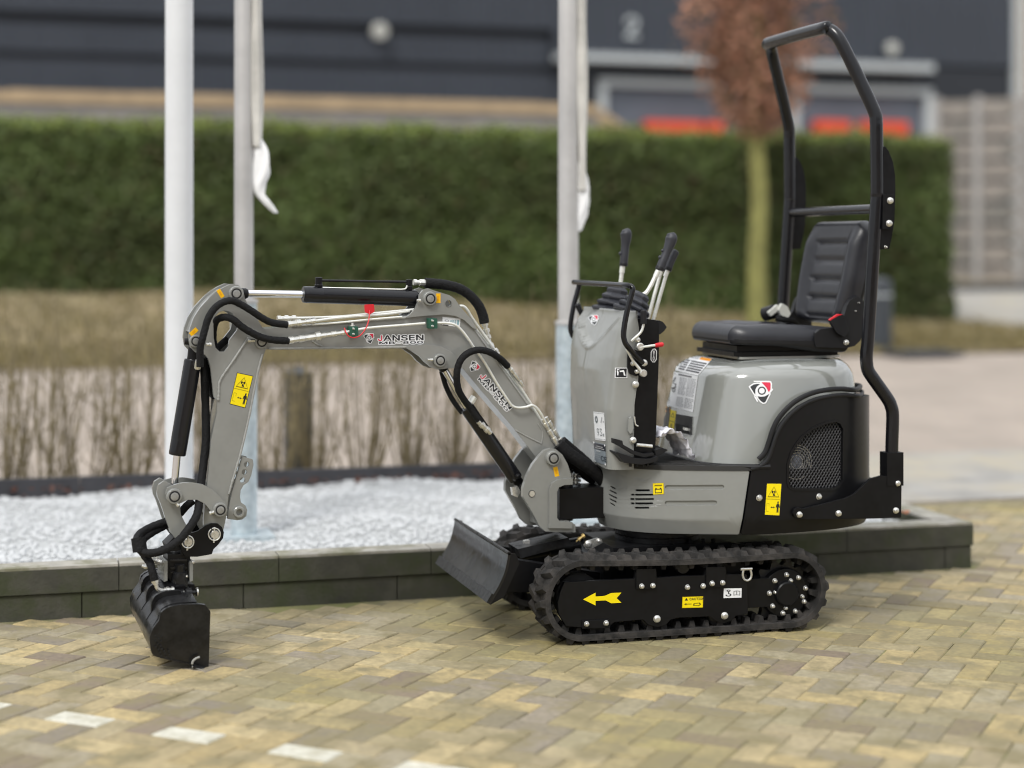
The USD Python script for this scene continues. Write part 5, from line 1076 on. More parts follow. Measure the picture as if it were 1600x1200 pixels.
# print on the boom
def outlined(words_list, ang, cx, cy):
    o = []
    for g, c in words_list: o.append((affinity.rotate(affinity.translate(g, cx, cy), ang, origin=(cx, cy)), c))
    return [(shapely.unary_union([g for g, _ in o]).buffer(1.25).simplify(0.06), WHITE, 0)] + [(g, c, 1) for g, c in o]
J_, A_ = words("J", 0, 0, 8.2, 1.25), words("ANSEN", 0, 0, 8.2, 1.42)
def brand(x, y, ang, k=1.0):
    ja = affinity.scale(J_, k, k, origin=(0, 0)); w = ja.bounds[2]; an = affinity.translate(affinity.scale(A_, k, k, origin=(0, 0)), w + 1.2, 0); tot = an.bounds[2]
    an = affinity.scale(an, (72 * k - w - 1.2) / (tot - w - 1.2), 1, origin=(w + 1.2, 0))
    mb = words("MB-800", 0, 0, 3.9, 1.0); mb = affinity.scale(mb, 70 * k / mb.bounds[2], k, origin=(0, 0)); mb = affinity.translate(mb, 1.0, 5.4 * k)
    return outlined([(ja, RED), (an, (0.02, 0.02, 0.024)), (mb, (0.03, 0.03, 0.035))], ang, x, y)
decal("brand_decal", brand(590, 532.5, -1.0), boom, plane=(B, -0.042), label="JANSEN MB-800 lettering on the level part of the boom")
decal("emblem_decal", emblem(576.8, 528.5, 0.46), boom, plane=(B, -0.042))
decal("brand_decal", brand(749, 587.5, 48.0, 0.98), boom, plane=(B, -0.042), label="JANSEN MB-800 lettering on the sloping part of the boom")
decal("emblem_decal", emblem(740.5, 573, 0.46, 50), boom, plane=(B, -0.042))
decal("info_decal", quad([(691.5, 495), (719.5, 498), (718.5, 511), (691, 508)], [(rect(0, 0, 1, 1), WHITE, 0), (Point(.25, .4).buffer(.13, quad_segs=4).difference(Point(.25, .4).buffer(.07)), GREYC, 1), (rect(.45, .3, .52, .6), (0.2, 0.35, 0.38), 1), (rect(.56, .25, .63, .65), (0.2, 0.35, 0.38), 1), (rect(.68, .2, .78, .7), (0.3, 0.4, 0.42), 1), (rect(.83, .2, .93, .75), (0.2, 0.35, 0.38), 1), (rect(.02, .9, .35, 1), (0.05, 0.05, 0.05), 1)]), boom, plane=(B, -0.042), label="small white pictogram sticker")
tagq = lambda cx, cy, w, h, a: list(affinity.rotate(sbox(cx - w / 2, cy - h / 2, cx + w / 2, cy + h / 2), a).exterior.coords)[:4]
def orange(cx, cy, w, h, a, parent, plane_):
    g = affinity.rotate(sbox(cx - w / 2, cy - h / 2, cx + w / 2, cy + h / 2), a); decal("orange_tag", [(g, (0.78, 0.42, 0.0), 0), (affinity.scale(g, .35, .45), (0.70, 0.30, 0.0), 1)], parent, plane=plane_)
orange(684.8, 466, 7, 15, 0, boom, (B, -0.054)); orange(869, 737, 7, 15, -12, swn, (B, -0.10))

# ---------------------------------------------------------------- dipper
DL = -0.056
dip = [(350, 448.5), (338, 455.5), (327.5, 464.5), (312.5, 481), (302, 497.5), (296.5, 514), (294.8, 529), (297.5, 542.5), (305, 550.5), (314, 552.2), (320, 554), (325, 560), (329, 574), (334, 620), (339.6, 626), (339, 644), (330, 688), (324, 758), (318, 810), (318, 828), (325, 842), (337, 845.5), (346, 839), (350, 824), (353, 810), (358, 770), (378, 704), (390.5, 652), (402.5, 590), (412.5, 553), (417.5, 541), (416.5, 527), (411, 513), (400, 495.5), (389, 479), (382.5, 466), (380, 453), (372, 445), (361, 443.5)]
win = [(350, 485.5), (358, 486.5), (365, 490), (370.5, 497.5), (372.5, 506), (370.5, 516), (364, 524), (358.5, 531), (356.5, 542), (350.5, 549.5), (343, 549.5), (336.5, 543), (334, 527.5), (333.5, 508), (336.5, 494), (342.5, 487.5)]
dp_ = rnd(Polygon(B.pixs(dip, DL)), 0.003); wp = rnd(Polygon(B.pixs(win, DL)), 0.004)
dipper = P("dipper", sl(ext(dp_.difference(wp), 0.012), B, DL), "paint_grey", smooth=25)
P("side_plate", sl(ext(dp_.difference(wp), 0.012), B, 0.044), "paint_grey", parent=dipper, smooth=25)
dbox = [(390, 527), (345.5, 594), (342, 628), (333, 688), (327, 758), (323, 806), (350, 808), (357, 770), (377, 704), (389.5, 652), (401.5, 590), (411, 554)]
P("box_section", plate(B, dbox, DL, -0.0438, 0.0438, r=0.003), "paint_grey", parent=dipper, smooth=25)
arc = [(299, 519), (306, 500), (316, 483), (330, 467), (349, 452)]
P("head_rim", loft([[B.p3(x, y, DL) + B.n * (0.0125), B.p3(x, y, DL) + B.n * 0.0995, B.p3(x + 2.5, y + 2, DL) + B.n * 0.0995, B.p3(x + 2.5, y + 2, DL) + B.n * 0.0125] for x, y in spline(np.array(arc), 6)]), "paint_grey", parent=dipper)
bead(B, [(388, 527.5), (366, 561), (344.5, 593), (341.8, 612), (341, 626)], DL - 0.001, 0.0045, parent=dipper)
bead(B, [(410, 553), (401, 590), (389.5, 650), (377, 704), (366, 742), (357.5, 772)], DL - 0.001, 0.0042, parent=dipper)
hookp = [(378, 713.5), (394.5, 717.5), (395.5, 726), (392, 742.5), (387.5, 753), (380, 758), (375.5, 766), (374.3, 776), (376, 784.5), (383, 789.5), (386, 797), (384.5, 806), (378, 811.5), (369.5, 812.5), (355, 810.5), (357, 796), (362, 768)]
hk = rnd(Polygon(B.pixs(hookp, DL + 0.008)), 0.002)
for x, y in ((385, 725.5), (381.5, 737.5), (378.5, 750)): hk = hk.difference(Point(*B.pix(x, y, DL + 0.008)).buffer(4.2 * R))
P("hook_plate", sl(ext(hk, 0.012), B, DL + 0.003), "paint_grey", parent=dipper, smooth=25); P("hook_plate", sl(ext(hk, 0.012), B, 0.041), "paint_grey", parent=dipper, smooth=25)
b_ = B.p3(373, 800, DL); P("hook_bush", outward(loft([[b_ + B.n * o + B.e * (r * math.cos(a)) + np.array([0, 0, r * math.sin(a)]) for a in np.linspace(0, 2 * np.pi, 24, endpoint=False)] for o, r in ((0.01, 9 * R), (-0.008, 9 * R), (-0.01, 8 * R), (-0.01, 5 * R), (0.01, 5 * R))], capa=False, capb=False)), "paint_grey", parent=dipper)
P("hook_bush_hole", disc(B, 373, 800, DL, 5 * R, DL + 0.004, DL + 0.006), "worn_black", parent=dipper)
boss(B, 368, 458.5, DL, 11.5, parent=dipper); boss(B, 408, 534, DL, 11, h=0.012, parent=dipper); boss(B, 305, 533, DL, 10, h=0.012, parent=dipper)
P("grease_nipple", lathe(B.p3(398, 531.5, -.078), B.p3(387, 531.5, -.078), [(0, .007), (.5, .007), (.6, .0085), (1, .0085)], 8), "zinc", parent=dipper)
P("grease_nipple", lathe(B.p3(322, 538, -.075), B.p3(330, 538, -.075), [(0, .006), (.5, .006), (.6, .008), (1, .008)], 8), "zinc", parent=dipper)
P("bump_stop", lathe(B.p3(296, 534, -.03), B.p3(288, 533.5, -.03), [(0, .012), (1, .012)], 12), "plastic_dark", parent=dipper)
decal("warning_decal", quad([(370.3, 582), (395.7, 587.3), (383.3, 637.7), (358.7, 631.3)], warn_sheet()), dipper, plane=(B, DL), label="yellow crush-hazard and keep-clear warning")
orange(344.5, 458.5, 6.5, 14, -32, dipper, (B, DL)); orange(302.7, 518.5, 14, 7, -42, dipper, (B, DL))

# ---------------------------------------------------------------- cylinders
def cylinder(name, fr, rod_end, barrel_a, barrel_b, tail, rb, rr_, l=0.0):
    a, b, c, d = path3(fr, [(*rod_end, l), (*barrel_a, l), (*barrel_b, l), (*tail, l)])
    u = (b - a) / np.linalg.norm(b - a); L = np.linalg.norm(c - b)
    t = P(name, lathe(b, c, [(0, rb * 0.86), (0.006, rb * 0.97), (0.03, rb), (0.035, rb * 1.0), (0.16, rb), (0.163, rb * 0.985), (0.166, rb), (0.985, rb), (1, rb * 0.93)], 30), "tube_black", smooth=30)
    P("rod", rod(a, b + u * 0.02, rr_, 20), "chrome", parent=t)
    n_ = fr.n; e = lathe(a - n_ * rr_ * 1.5, a + n_ * rr_ * 1.5, [(0, rr_ * 1.7), (.05, rr_ * 1.9), (.95, rr_ * 1.9), (1, rr_ * 1.7)], 20)
    P("rod_eye", cat([e, lathe(a + u * rr_ * 1.4, a + u * rr_ * 3.4, [(0, rr_ * 1.5), (.7, rr_ * 1.5), (1, rr_ * 1.15)], 16)]), "paint_black", parent=t)
    P("tail_eye", cat([lathe(d - n_ * rb * .8, d + n_ * rb * .8, [(0, rb * .75), (.05, rb * .85), (.95, rb * .85), (1, rb * .75)], 20), rod(c - u * 0.004, d, rb * 0.7, 16)]), "paint_black", parent=t)
    return t
c1 = cylinder("arm_cylinder", B, (368, 458.5), (473, 460), (650, 465.8), (670.5, 466.5), 13.6 * R, 0.0135)
P("port_block", lathe(B.p3(498, 448, 0), B.p3(498, 433, 0), [(0, .016), (.2, .016), (.25, .0135), (.95, .0135), (1, .010)], 12), "paint_black", parent=c1)
P("port_block", lathe(B.p3(639, 453, 0), B.p3(639, 436.5, 0), [(0, .014), (.3, .014), (.35, .012), (.95, .012), (1, .009)], 12), "paint_black", parent=c1)
P("feed_pipe", tube(path3(B, [(500, 438.2, 0), (560, 439.3, 0), (637, 440.5, 0)]), 0.0048, 10), "tube_black", parent=c1)
P("clip_wire", tube(fillet(path3(B, [(504, 449.5, -.012), (560, 450.5, -.012), (628, 452.3, -.012), (634.5, 451, -.012), (636, 446, -.012)]), 0.008), 0.003, 8, smooth=False), "steel_pipe", parent=c1)
fitting(B, (646, 441, 0), (665, 442, 0), [.012, .009, .013, .013], parent=c1)
hose(B, [(664, 442, 0), (676, 443, 0), (695, 445, 0), (717.5, 451, 0), (734, 461.5, 0), (747.5, 477, 0), (754.5, 493, 0), (757, 505, 0)], 8.4 * R, ripple=0.04)
fitting(B, (757, 504, 0), (763.5, 529, 0), [.013, .009, .013, .009, .012], )
c2 = cylinder("lift_cylinder", B, (686, 563), (729, 636), (806, 748), (817, 762), 12.3 * R, 0.0135)
P("port_block", lathe(B.p3(735, 629, -.02), B.p3(741, 620, -.02), [(0, .013), (1, .013)], 10), "steel_pipe", parent=c2)
P("guard_hose", tube(path3(B, [(690, 580, .02), (697, 604, .02), (708, 626, .02), (722, 645, .02)]), 0.010, 10), "hose_sleeve")
bz = B.p3(805, 770, -0.04); P("cylinder_foot", plate(B, [(799, 762), (808, 759), (813, 768), (808, 777), (801, 774)], -0.05, -0.055, -0.035, r=0.002), "zinc", parent=c2)
bolt(B, 809, 744, -0.035, 0.009, parent=c2, look="paint_black")
c3 = cylinder("bucket_cylinder", B, (271.5, 775), (276.8, 711.5), (301.5, 562), (305, 533), 13.4 * R, 0.0135)
# ---------------------------------------------------------------- pipes and hoses on the arm
hose(B, [(312.5, 573, -.09), (312.8, 545, -.095), (316, 531, -.10), (320, 515, -.10), (325.5, 497, -.10), (336, 481, -.10), (350, 471.8, -.10), (363.5, 470, -.10), (378.5, 476.8, -.098), (395, 487, -.095), (410, 497, -.09), (425, 504, -.085), (449, 507.5, -.08)], 5.6 * R, ripple=0.05)
fitting(B, (312.3, 552, -.093), (308.5, 575, -.06), [.0105, .0085, .0125, .0125])
hose(B, [(343, 560, .0), (334, 540, .0), (333.5, 515, -.02), (339, 500, -.06), (352, 495.5, -.09), (365, 500, -.098), (378.5, 511, -.098), (395, 521, -.095), (410, 527.5, -.092), (429.5, 531.5, -.09), (451, 532.5, -.085)], 5.7 * R, ripple=0.05)
hose(B, [(356, 529, .03), (348, 536, .03), (338, 545, .02), (330, 553, .0)], 5.5 * R)
fitting(B, (433, 498, -.03), (462, 497, -.03), [.011, .009, .012, .008, .011]); fitting(B, (448, 507, -.08), (492, 501, -.07), [.012, .010, .013, .008, .010, .012])
fitting(B, (450, 532, -.085), (542, 519, -.072), [.013, .011, .013, .012, .012, .017, .010, .009, .011, .008, .010])
def pipe(pts, r=0.0052, name="steel_pipe"): return P(name, tube(path3(B, pts), r, 10, 6), "steel_pipe", smooth=60)
pipe([(460, 497, -.03), (500, 496, -.03), (540, 494, -.03), (600, 488, -.03), (648, 483.5, -.03)])
pipe([(488, 502, -.068), (520, 497.5, -.06), (550, 494.5, -.05), (600, 491, -.04), (640, 486, -.03)])
pipe([(488, 507, -.058), (530, 504, -.057), (580, 499, -.056), (628, 495, -.056)], 0.004)
pipe([(540, 519.3, -.07), (552, 516.5, -.068), (580, 512, -.064), (630, 508, -.062), (664, 505, -.062)])
pipe([(682, 504.5, -.062), (700, 504.8, -.062), (712, 508, -.062), (722, 517, -.062), (732, 530, -.062), (741, 544, -.062), (757, 566, -.06), (777, 600, -.06), (797, 630, -.06), (803, 635.5, -.061), (811, 637.2, -.062), (822, 636, -.062), (831, 633.5, -.06), (838, 637, -.06), (845, 646, -.06), (852, 659, -.058)])
pipe([(718, 478, -.02), (724, 478.5, -.02), (730, 484, -.02), (738, 497, -.015), (757, 524, -.01), (773, 547, -.01), (790, 572, -.01), (812, 604, -.01), (835, 640, -.01), (848, 662, -.01)], 0.0055)
pipe([(722, 489, .02), (737, 506, .02), (760, 536, .02), (790, 578, .02), (830, 632, .02)], 0.005)
fitting(B, (764, 530, 0), (772, 549, -.01), [.006, .010, .007]); fitting(B, (770, 543, -.01), (779, 553, -.01), [.006, .011, .008])
for cx, cy, nm in ((550.5, 517.5, 1), (674, 505, 2)):
    cl = P("pipe_clamp", plate(B, [(cx - 6.5, cy - 7.5), (cx + 6.5, cy - 8), (cx + 7, cy + 8), (cx - 6, cy + 8.5)], -.06, -.080, -.0505, r=0.004), "green_clamp")
    for dy in (-4, 4.5): bolt(B, cx + 1.5, cy + dy, -.080, 0.004, parent=cl)
    if nm == 1: P("clamp_screw", lathe(B.p3(cx, cy - 8, -.066), B.p3(cx, cy - 13, -.066), [(0, .010), (.3, .010), (.35, .005), (1, .0045)], 8), "zinc", parent=cl)
tie = path3(B, [(538, 512.5, -.075), (541, 520, -.088), (546, 526, -.092), (554, 527.5, -.092), (563, 524, -.09), (571, 514, -.088), (575.5, 503, -.08), (577, 493, -.07), (577, 485, -.06)])
ct = P("cable_tie", tube(tie, 0.0023, 7, 6), "red_plastic", smooth=True)
P("tie_flag", plate(B, [(569, 476), (584, 475), (585, 487), (578, 491), (570, 488)], -.055, -.058, -.054, r=0.004), "red_plastic", parent=ct)
hose(B, [(793, 572, -.03), (783, 562, -.06), (768, 551.5, -.085), (752, 547, -.095), (737, 549, -.098), (724, 557.5, -.098), (716.5, 570, -.095), (713.5, 588, -.088), (716, 608, -.07), (724, 623, -.055), (733, 635.5, -.045), (743, 650, -.04), (751, 660, -.04)], 5.7 * R, ripple=0.05)
fitting(B, (791, 570, -.03), (806, 588, -.02), [.011, .009, .012, .008, .009])
fitting(B, (806, 588, -.02), (818, 604, -.015), [.008, .006, .008, .005])
fitting(B, (747, 658, -.045), (767, 677, -.04), [.010, .013, .010, .013, .009])
fitting(B, (848, 655, -.055), (871, 695, -.05), [.008, .010, .007, .011, .009, .012, .009]); fitting(B, (853, 652, -.02), (877, 692, -.015), [.008, .011, .007, .011, .009, .012])
pth = [[(872, 694, -.05), (886, 707, -.055), (903, 719, -.06), (921, 731, -.06), (940, 748, -.05), (952, 765, -.03)], [(877, 690, -.01), (893, 704, -.01), (914, 722, -.01), (934, 742, -.01), (950, 760, 0)], [(881, 715, .03), (900, 730, .03), (925, 748, .03), (948, 762, .03)]]
for q, r_ in zip(pth, (.026, .024, .022)): hose(B, q, r_, ripple=0.03)
for k in range(3): fitting(B, (893, 741 + k * 6, -.03), (906, 745 + k * 6, .0), [.007, .009, .006])

# ---------------------------------------------------------------- bucket linkage
L1 = [(259, 771), (262, 762), (272, 757.5), (284, 754.5), (299, 753.8), (317, 756.8), (332, 765), (344, 776.5), (353.5, 787), (355.5, 796), (352, 803.5), (344, 807), (335, 804.5), (329, 798), (320, 787), (308, 781), (293, 781), (283, 786), (272, 789), (262, 783)]
L2 = [(245, 768), (248, 757), (257, 751.3), (267, 756), (277, 764), (283.5, 775), (281, 787), (282.5, 804), (292, 822), (302, 833), (303, 846), (296, 856), (286, 856), (278, 847), (266, 831), (258.5, 810), (251, 787), (246, 776)]
for l0, l1 in ((-0.080, -0.068), (0.068, 0.080)):
    k = P("tipping_link", plate(B, L1, -0.080, l0, l1, r=0.003), "paint_grey", smooth=25)
    if l0 < 0: boss(B, 343.3, 796, l0, 11, h=0.014, parent=k); P("grease_nipple", lathe(B.p3(334, 800, -.088), B.p3(327, 802, -.088), [(0, .006), (.5, .006), (.6, .0075), (1, .0075)], 8), "zinc", parent=k)
for l0, l1 in ((-0.050, -0.036), (0.036, 0.050)):
    k = P("bucket_link", plate(B, L2, -0.050, l0, l1, r=0.003), "paint_grey", smooth=25)
P("link_bush", lathe(B.p3(271.5, 775, -.056), B.p3(271.5, 775, -.056) + B.n * 0.112, [(0, .022), (1, .022)], 20), "paint_grey")
k = boss(B, 271.5, 775, -0.080, 12, h=0.016, name="pin_boss"); P("grease_nipple", lathe(B.p3(275, 786, -.088), B.p3(279, 790, -.088), [(0, .006), (.5, .006), (.6, .0075), (1, .0075)], 8), "zinc", parent=k)
# quick coupler
QC = [(309.5, 829.5), (320, 822), (330.5, 817.5), (340, 818), (347, 823.5), (350, 832), (348.5, 841), (341, 851), (333.5, 858.5), (331, 866), (308, 870), (290, 870), (284, 860), (281, 848), (286, 838), (296, 834)]
for l0, l1 in ((-0.066, -0.0575), (0.0575, 0.066)):
    qc = P("quick_coupler", plate(B, QC, -0.066, l0, l1, r=0.003), "paint_black", smooth=25)
    if l0 < 0:
        for cx, cy in ((335, 834.8), (293.5, 846.8)):
            P("pin", lathe(B.p3(cx, cy, -.068) + B.n * 0.001, B.p3(cx, cy, -.068) - B.n * 0.012, [(0, 7 * R), (.8, 7 * R), (1, 6 * R)], 20), "zinc", parent=qc)
            P("lock_ring", tube([B.p3(cx + 9.2 * math.cos(a), cy + 9.6 * math.sin(a), -.082) for a in np.linspace(-2.0, 4.1, 30)], 0.0024, 7, 1), "zinc", parent=qc)
            P("lock_pin", rod(B.p3(cx - 1, cy + 13, -.080), B.p3(cx, cy - 11, -.080), 0.0035, 8), "zinc", parent=qc)
P("coupler_plate", plate(B, [(284, 857), (332, 855.5), (333, 865), (322, 868), (290, 870), (284, 868)], -0.068, -0.053, 0.053), "paint_black", parent=qc)
P("coupler_hook", plate(B, [(258, 850), (272, 836), (284, 838), (284, 858), (272, 860), (262, 860)], -0.02, -0.04, 0.04, r=0.004), "paint_black", parent=qc)
# tilt unit
tu = P("tilt_unit", plate(B, [(262, 866), (297, 866), (297, 900), (290, 915), (270, 915), (262, 900)], -0.045, -0.045, 0.045, r=0.003), "paint_black")
for x in (258.7, 298.5): P("tilt_plate", plate(B, [(x - 2.8, 877), (x + 2.8, 876), (x + 2.6, 907), (x - 2.6, 909)], -0.06, -0.065, 0.06), "paint_grey", parent=tu)
for y in (874, 886, 893): P("tilt_rib", plate(B, [(266, y), (292, y - 0.5), (292, y + 2.2), (266, y + 2.6)], -0.046, -0.052, -0.0452), "worn_black", parent=tu)
P("tilt_cylinder", lathe(B.p3(281, 882, -.05), B.p3(281, 918, -.05), [(0, .018), (.3, .018), (.34, .026), (.75, .03), (1, .026)], 18), "worn_black", parent=tu)
cv2 = P("tilt_clevis", plate(B, [(268, 917), (284, 914), (306, 915), (308, 926), (303, 937), (270, 936)], -0.075, -0.05, 0.05, r=0.003), "paint_black", parent=tu)
P("tilt_pin", lathe(B.p3(276, 929, -.09), B.p3(310, 925, -.09), [(0, .012), (.12, .012), (.14, .016), (.3, .016), (.32, .008), (.4, .008), (.42, .018), (.68, .018), (.7, .008), (.86, .008), (.88, .014), (1, .012)], 14), "worn_black", parent=tu)
for x, y in ((280, 929), (286, 928.6), (308, 925)): P("tilt_washer", lathe(B.p3(x - 1.4, y, -.09), B.p3(x + 1.4, y - .2, -.09), [(0, .013), (.1, .0155), (.9, .0155), (1, .013)], 16), "zinc", parent=tu)
bolt(B, 295, 930, -0.085, 0.010, parent=tu); bolt(B, 301, 878, -0.06, 0.006, parent=tu); bolt(B, 291, 900, -0.06, 0.005, parent=tu)
hose(B, [(318, 560, .01), (319.5, 590, .01), (321.2, 640, .015), (321.5, 690, .0), (318, 725, -.02), (313, 765, -.05), (310.5, 790, -.07), (307, 806, -.09), (297, 823, -.105), (282, 842, -.11), (263, 856, -.11), (245, 863, -.10), (229, 864, -.09), (218, 858, -.07), (213, 847, -.04), (219, 834, 0.0), (238, 823, .02), (260, 815, .02)], 6.4 * R, ripple=0.05)
hose(B, [(326, 570, .03), (331, 606, .03), (336, 622, .03)], 5.5 * R)
hose(B, [(302, 782, .03), (292, 790, .03), (284, 799, .03), (272, 812, .03), (256, 822, .03), (238, 832, .02), (224, 843, .0), (220, 856, -.02), (226, 868, -.04), (234, 879, -.07), (238, 893, -.085), (242, 907, -.09)], 6.2 * R, ripple=0.05)
hose(B, [(302, 836, .03), (288, 842, .03), (270, 853, .03), (252, 858, .03)], 5.0 * R)
P("hose_band", lathe(B.p3(216, 840, -.06), B.p3(219, 862, -.07), [(0, .026), (1, .026)], 14), "hose_sleeve")
ft = fitting(B, (241, 903, -.09), (244, 913, -.09), [.012, .0135, .010])
P("elbow_pipe", tube(path3(B, [(244, 912, -.09), (246, 919, -.09), (252, 922.5, -.09), (262, 922, -.09), (270, 921, -.085)]), 0.0075, 10), "zinc", parent=ft)
fitting(B, (256, 922.3, -.09), (271, 921.3, -.085), [.009, .012, .009, .012], parent=ft)
fitting(B, (222, 884, -.02), (233, 886, -.03), [.006, .010, .008]); fitting(B, (238, 874, -.03), (256, 880, -.03), [.009, .012, .013, .008])

# ---------------------------------------------------------------- bucket: open towards the machine, a little tilted
TB = math.radians(9.0)
bn = B.n * math.cos(TB) + np.array([0, 0, math.sin(TB)])      # across the bucket
side_px = [(250.5, 955), (256, 950), (264, 946), (277.5, 943), (300, 942), (309, 941.5), (319.5, 943), (327.8, 953.5), (328, 1000), (328.2, 1049.5), (314, 1046), (300, 1042), (270, 1034.5), (247, 1029), (240, 1026), (236.8, 1019), (234.8, 1007.5), (234, 995.5), (238.5, 982), (247.5, 968.5)]
LBK, WBK = -0.215, 0.40
sp3 = np.array([B.p3(x, y, LBK) for x, y in side_px])
def across(m_pts, d): return np.asarray(m_pts) + bn * d
def slab(pts, d0, d1):
    """A flat outline thickened across the bucket."""
    q = np.array(pts); c = q.mean(0); u = B.e; v = np.cross(bn, u); a = np.column_stack([(q - c) @ u, (q - c) @ v]); m = ext(Polygon(a).buffer(0), d1 - d0); w = np.asarray(m.vertices)
    return outward(trimesh.Trimesh(c + w[:, :1] * u + w[:, 1:2] * v + (d0 + w[:, 2:3]) * bn, np.asarray(m.faces), process=False))
bk_ = P("bucket", slab(sp3, 0.0, 0.012), "worn_black", smooth=25)
P("side_plate", slab(sp3, WBK - 0.012, WBK), "worn_black", parent=bk_, smooth=25)
wallp = np.array([B.p3(x, y, LBK) for x, y in [(309, 941.5), (300, 942), (277.5, 943), (264, 946), (256, 950), (250.5, 955), (247.5, 968.5), (238.5, 982), (234, 995.5), (234.8, 1007.5), (236.8, 1019), (240, 1026), (247, 1029), (270, 1034.5), (300, 1042), (328.2, 1049.5)]])
# back wall drawn as a smooth bowl
bowl_px = [(309, 942), (290, 942.3), (266, 945.5), (252, 953.5), (247.5, 968), (238.5, 982), (234, 996), (234.8, 1008), (237.5, 1021), (247, 1029), (272, 1035), (328.2, 1049.5)]
bw_ = fillet(np.array([B.p3(x, y, LBK) for x, y in bowl_px]), 0.012, 5); cb = sp3.mean(0); inn = cb + (bw_ - cb) * 0.95
P("bowl", outward(loft([across(bw_, 0.0125), across(bw_, WBK - 0.0125), across(inn, WBK - 0.0125), across(inn, 0.0125), across(bw_, 0.0125)][:4] + [across(bw_, 0.0125)], close=False, capa=False, capb=False)), "worn_black", parent=bk_, smooth=40)
ced = np.array([B.p3(x, y, LBK) for x, y in [(300, 1042.5), (328.6, 1050.5), (329, 1048), (301, 1039.5)]])
P("cutting_edge", slab(ced, -0.006, WBK + 0.006), "worn_black", parent=bk_)
wr = [(300, 1042), (313, 1045.5), (327, 1049)]
P("weld_bead", tube(np.array([B.p3(x, y, LBK - 0.003) for x, y in wr]), 0.0042, 7), "weld", parent=bk_, smooth=True)
P("weld_bead", tube(np.array([B.p3(x, y, LBK - 0.003) for x, y in [(300, 1038), (301.5, 1033), (306, 1029), (312, 1026.5)]]), 0.0042, 7), "weld", parent=bk_, smooth=True)
for dd in (0.10, 0.20, 0.30):
    o = []; ii = []
    for i in range(3, 25):
        t = (i - 3) / 21; q = bw_[i]; n_ = q - cb; n_ /= np.linalg.norm(n_); o.append(q + n_ * 0.030 * math.sin(math.pi * min(1, t * 1.15 + 0.12)) ** 0.7 * 0.62 + n_ * 0.002); ii.append(q - n_ * 0.003)
    P("back_rib", slab(np.array(o + ii[::-1]), dd - 0.006, dd + 0.006), "worn_black", parent=bk_)
P("mount_plate", slab(np.array([B.p3(x, y, LBK) for x, y in [(262, 950), (262, 938), (300, 934), (310, 941), (300, 950)]]), 0.13, 0.27), "paint_black", parent=bk_)
P("cheek_plate", slab(np.array([B.p3(x, y, LBK) for x, y in [(300, 948), (304, 943), (318, 943), (327, 953), (327.6, 1030), (314, 1030), (313, 972), (306, 966), (300, 956)]]), -0.005, -0.0006), "worn_black", parent=bk_, smooth=25)
g = np.random.default_rng(9); dots = [(245, 986), (248.5, 990.5), (243, 993.5), (252.5, 995), (247.5, 998), (243, 1002), (252, 1002), (247, 1006), (243.5, 1011), (251, 1009.5), (248, 1015), (253, 1014), (256.5, 1017.5), (250, 1020), (258, 1021.5), (264, 1018), (265, 1023), (252.5, 1025), (260.5, 1027), (268.5, 1028)]
for x, y in dots:
    a = B.p3(x, y, LBK); P("drain_hole", lathe(a + bn * 0.001, a - bn * 0.0012, [(0, 1.5 * R), (1, 1.5 * R)], 10), "hole_dark", parent=bk_)

# ---------------------------------------------------------------- control console
def line_z(px_pts, l, zs, dx=0.0):
    a = np.array([M.pix(x, y, l) for x, y in px_pts]); o = np.argsort(a[:, 1]); return np.interp(zs, a[o, 1], a[o, 0]) + dx
zs = np.linspace(0.625, 1.235, 70)
Lf, Lc, Lr, Lb = 0.245, 0.02, -0.235, -0.262
Fx = line_z([(912, 485), (903, 498), (896, 516), (892.5, 540), (891, 600), (894, 625), (897, 685), (900, 713)], Lf, zs)
Cx = line_z([(938, 489), (930, 512), (921, 536), (914, 575), (914, 600), (917, 640), (921, 690), (926, 725)], Lc, zs)
Rx = line_z([(975, 490), (966, 515), (961, 540), (956, 560), (953, 592), (949.5, 625), (948, 640), (949, 655), (950, 670), (951, 735)], Lr, zs)
Bx = line_z([(993.5, 497), (996, 513), (995.5, 540), (995, 592), (992, 610), (989, 632), (988, 692), (988, 735)], Lb, zs)
rows = []; CROSS = 20
for i, z in enumerate(zs):
    pts = [(Bx[i], -Lb + 0.0), (Rx[i] + 0.02, Lf + 0.012), (Fx[i], Lf), (0.5 * (Fx[i] + Cx[i]) - 0.006, 0.13), (Cx[i], Lc), (0.5 * (Cx[i] + Rx[i]) - 0.004, -0.11), (Rx[i] - 0.001, -0.205), (Rx[i] + 0.008, Lr), (Rx[i] + 0.03, Lr - 0.017), (Bx[i], Lb)]
    q = spline(np.array(pts), 8); zv = 1.085 + 0.115 * np.abs((q[:, 1] - 0.02) / 0.215) ** 1.6; q[:, 0] += 0.018 * np.clip((z - zv) / 0.010, 0, 1) * (np.abs(q[:, 1]) < 0.226); q[:, 0] -= 0.007 * np.exp(-((z - zv) / 0.007) ** 2) * (np.abs(q[:, 1]) < 0.21); rdg = np.exp(-((q[:, 1] - 0.02) / 0.014) ** 2) * np.clip((z - 0.86) / 0.1, 0, 1); q[:, 0] -= 0.004 * rdg; rows.append(M.ww(np.column_stack([q, np.full(len(q), z - 0.0)])))
rows = np.array(rows); rows[-1][:, 2] += 0.0
tw_ = 0.05 * np.maximum(0, 1 - np.abs((rows[:, :, 1] - 6.52) / 0.26) ** 2)
innr = rows + np.array([0.006, 0, 0])
shm = loft([r for r in rows], close=False, capa=False, capb=False)
shell = P("console_shield", outward(loft(list(rows) + [r for r in innr[::-1]] , close=False, capa=False, capb=False)), "panel_grey", smooth=50)
topr = rows[-1]; cap_poly = Polygon(np.column_stack([topr[:, 0], topr[:, 1] - 6.52])).buffer(0)
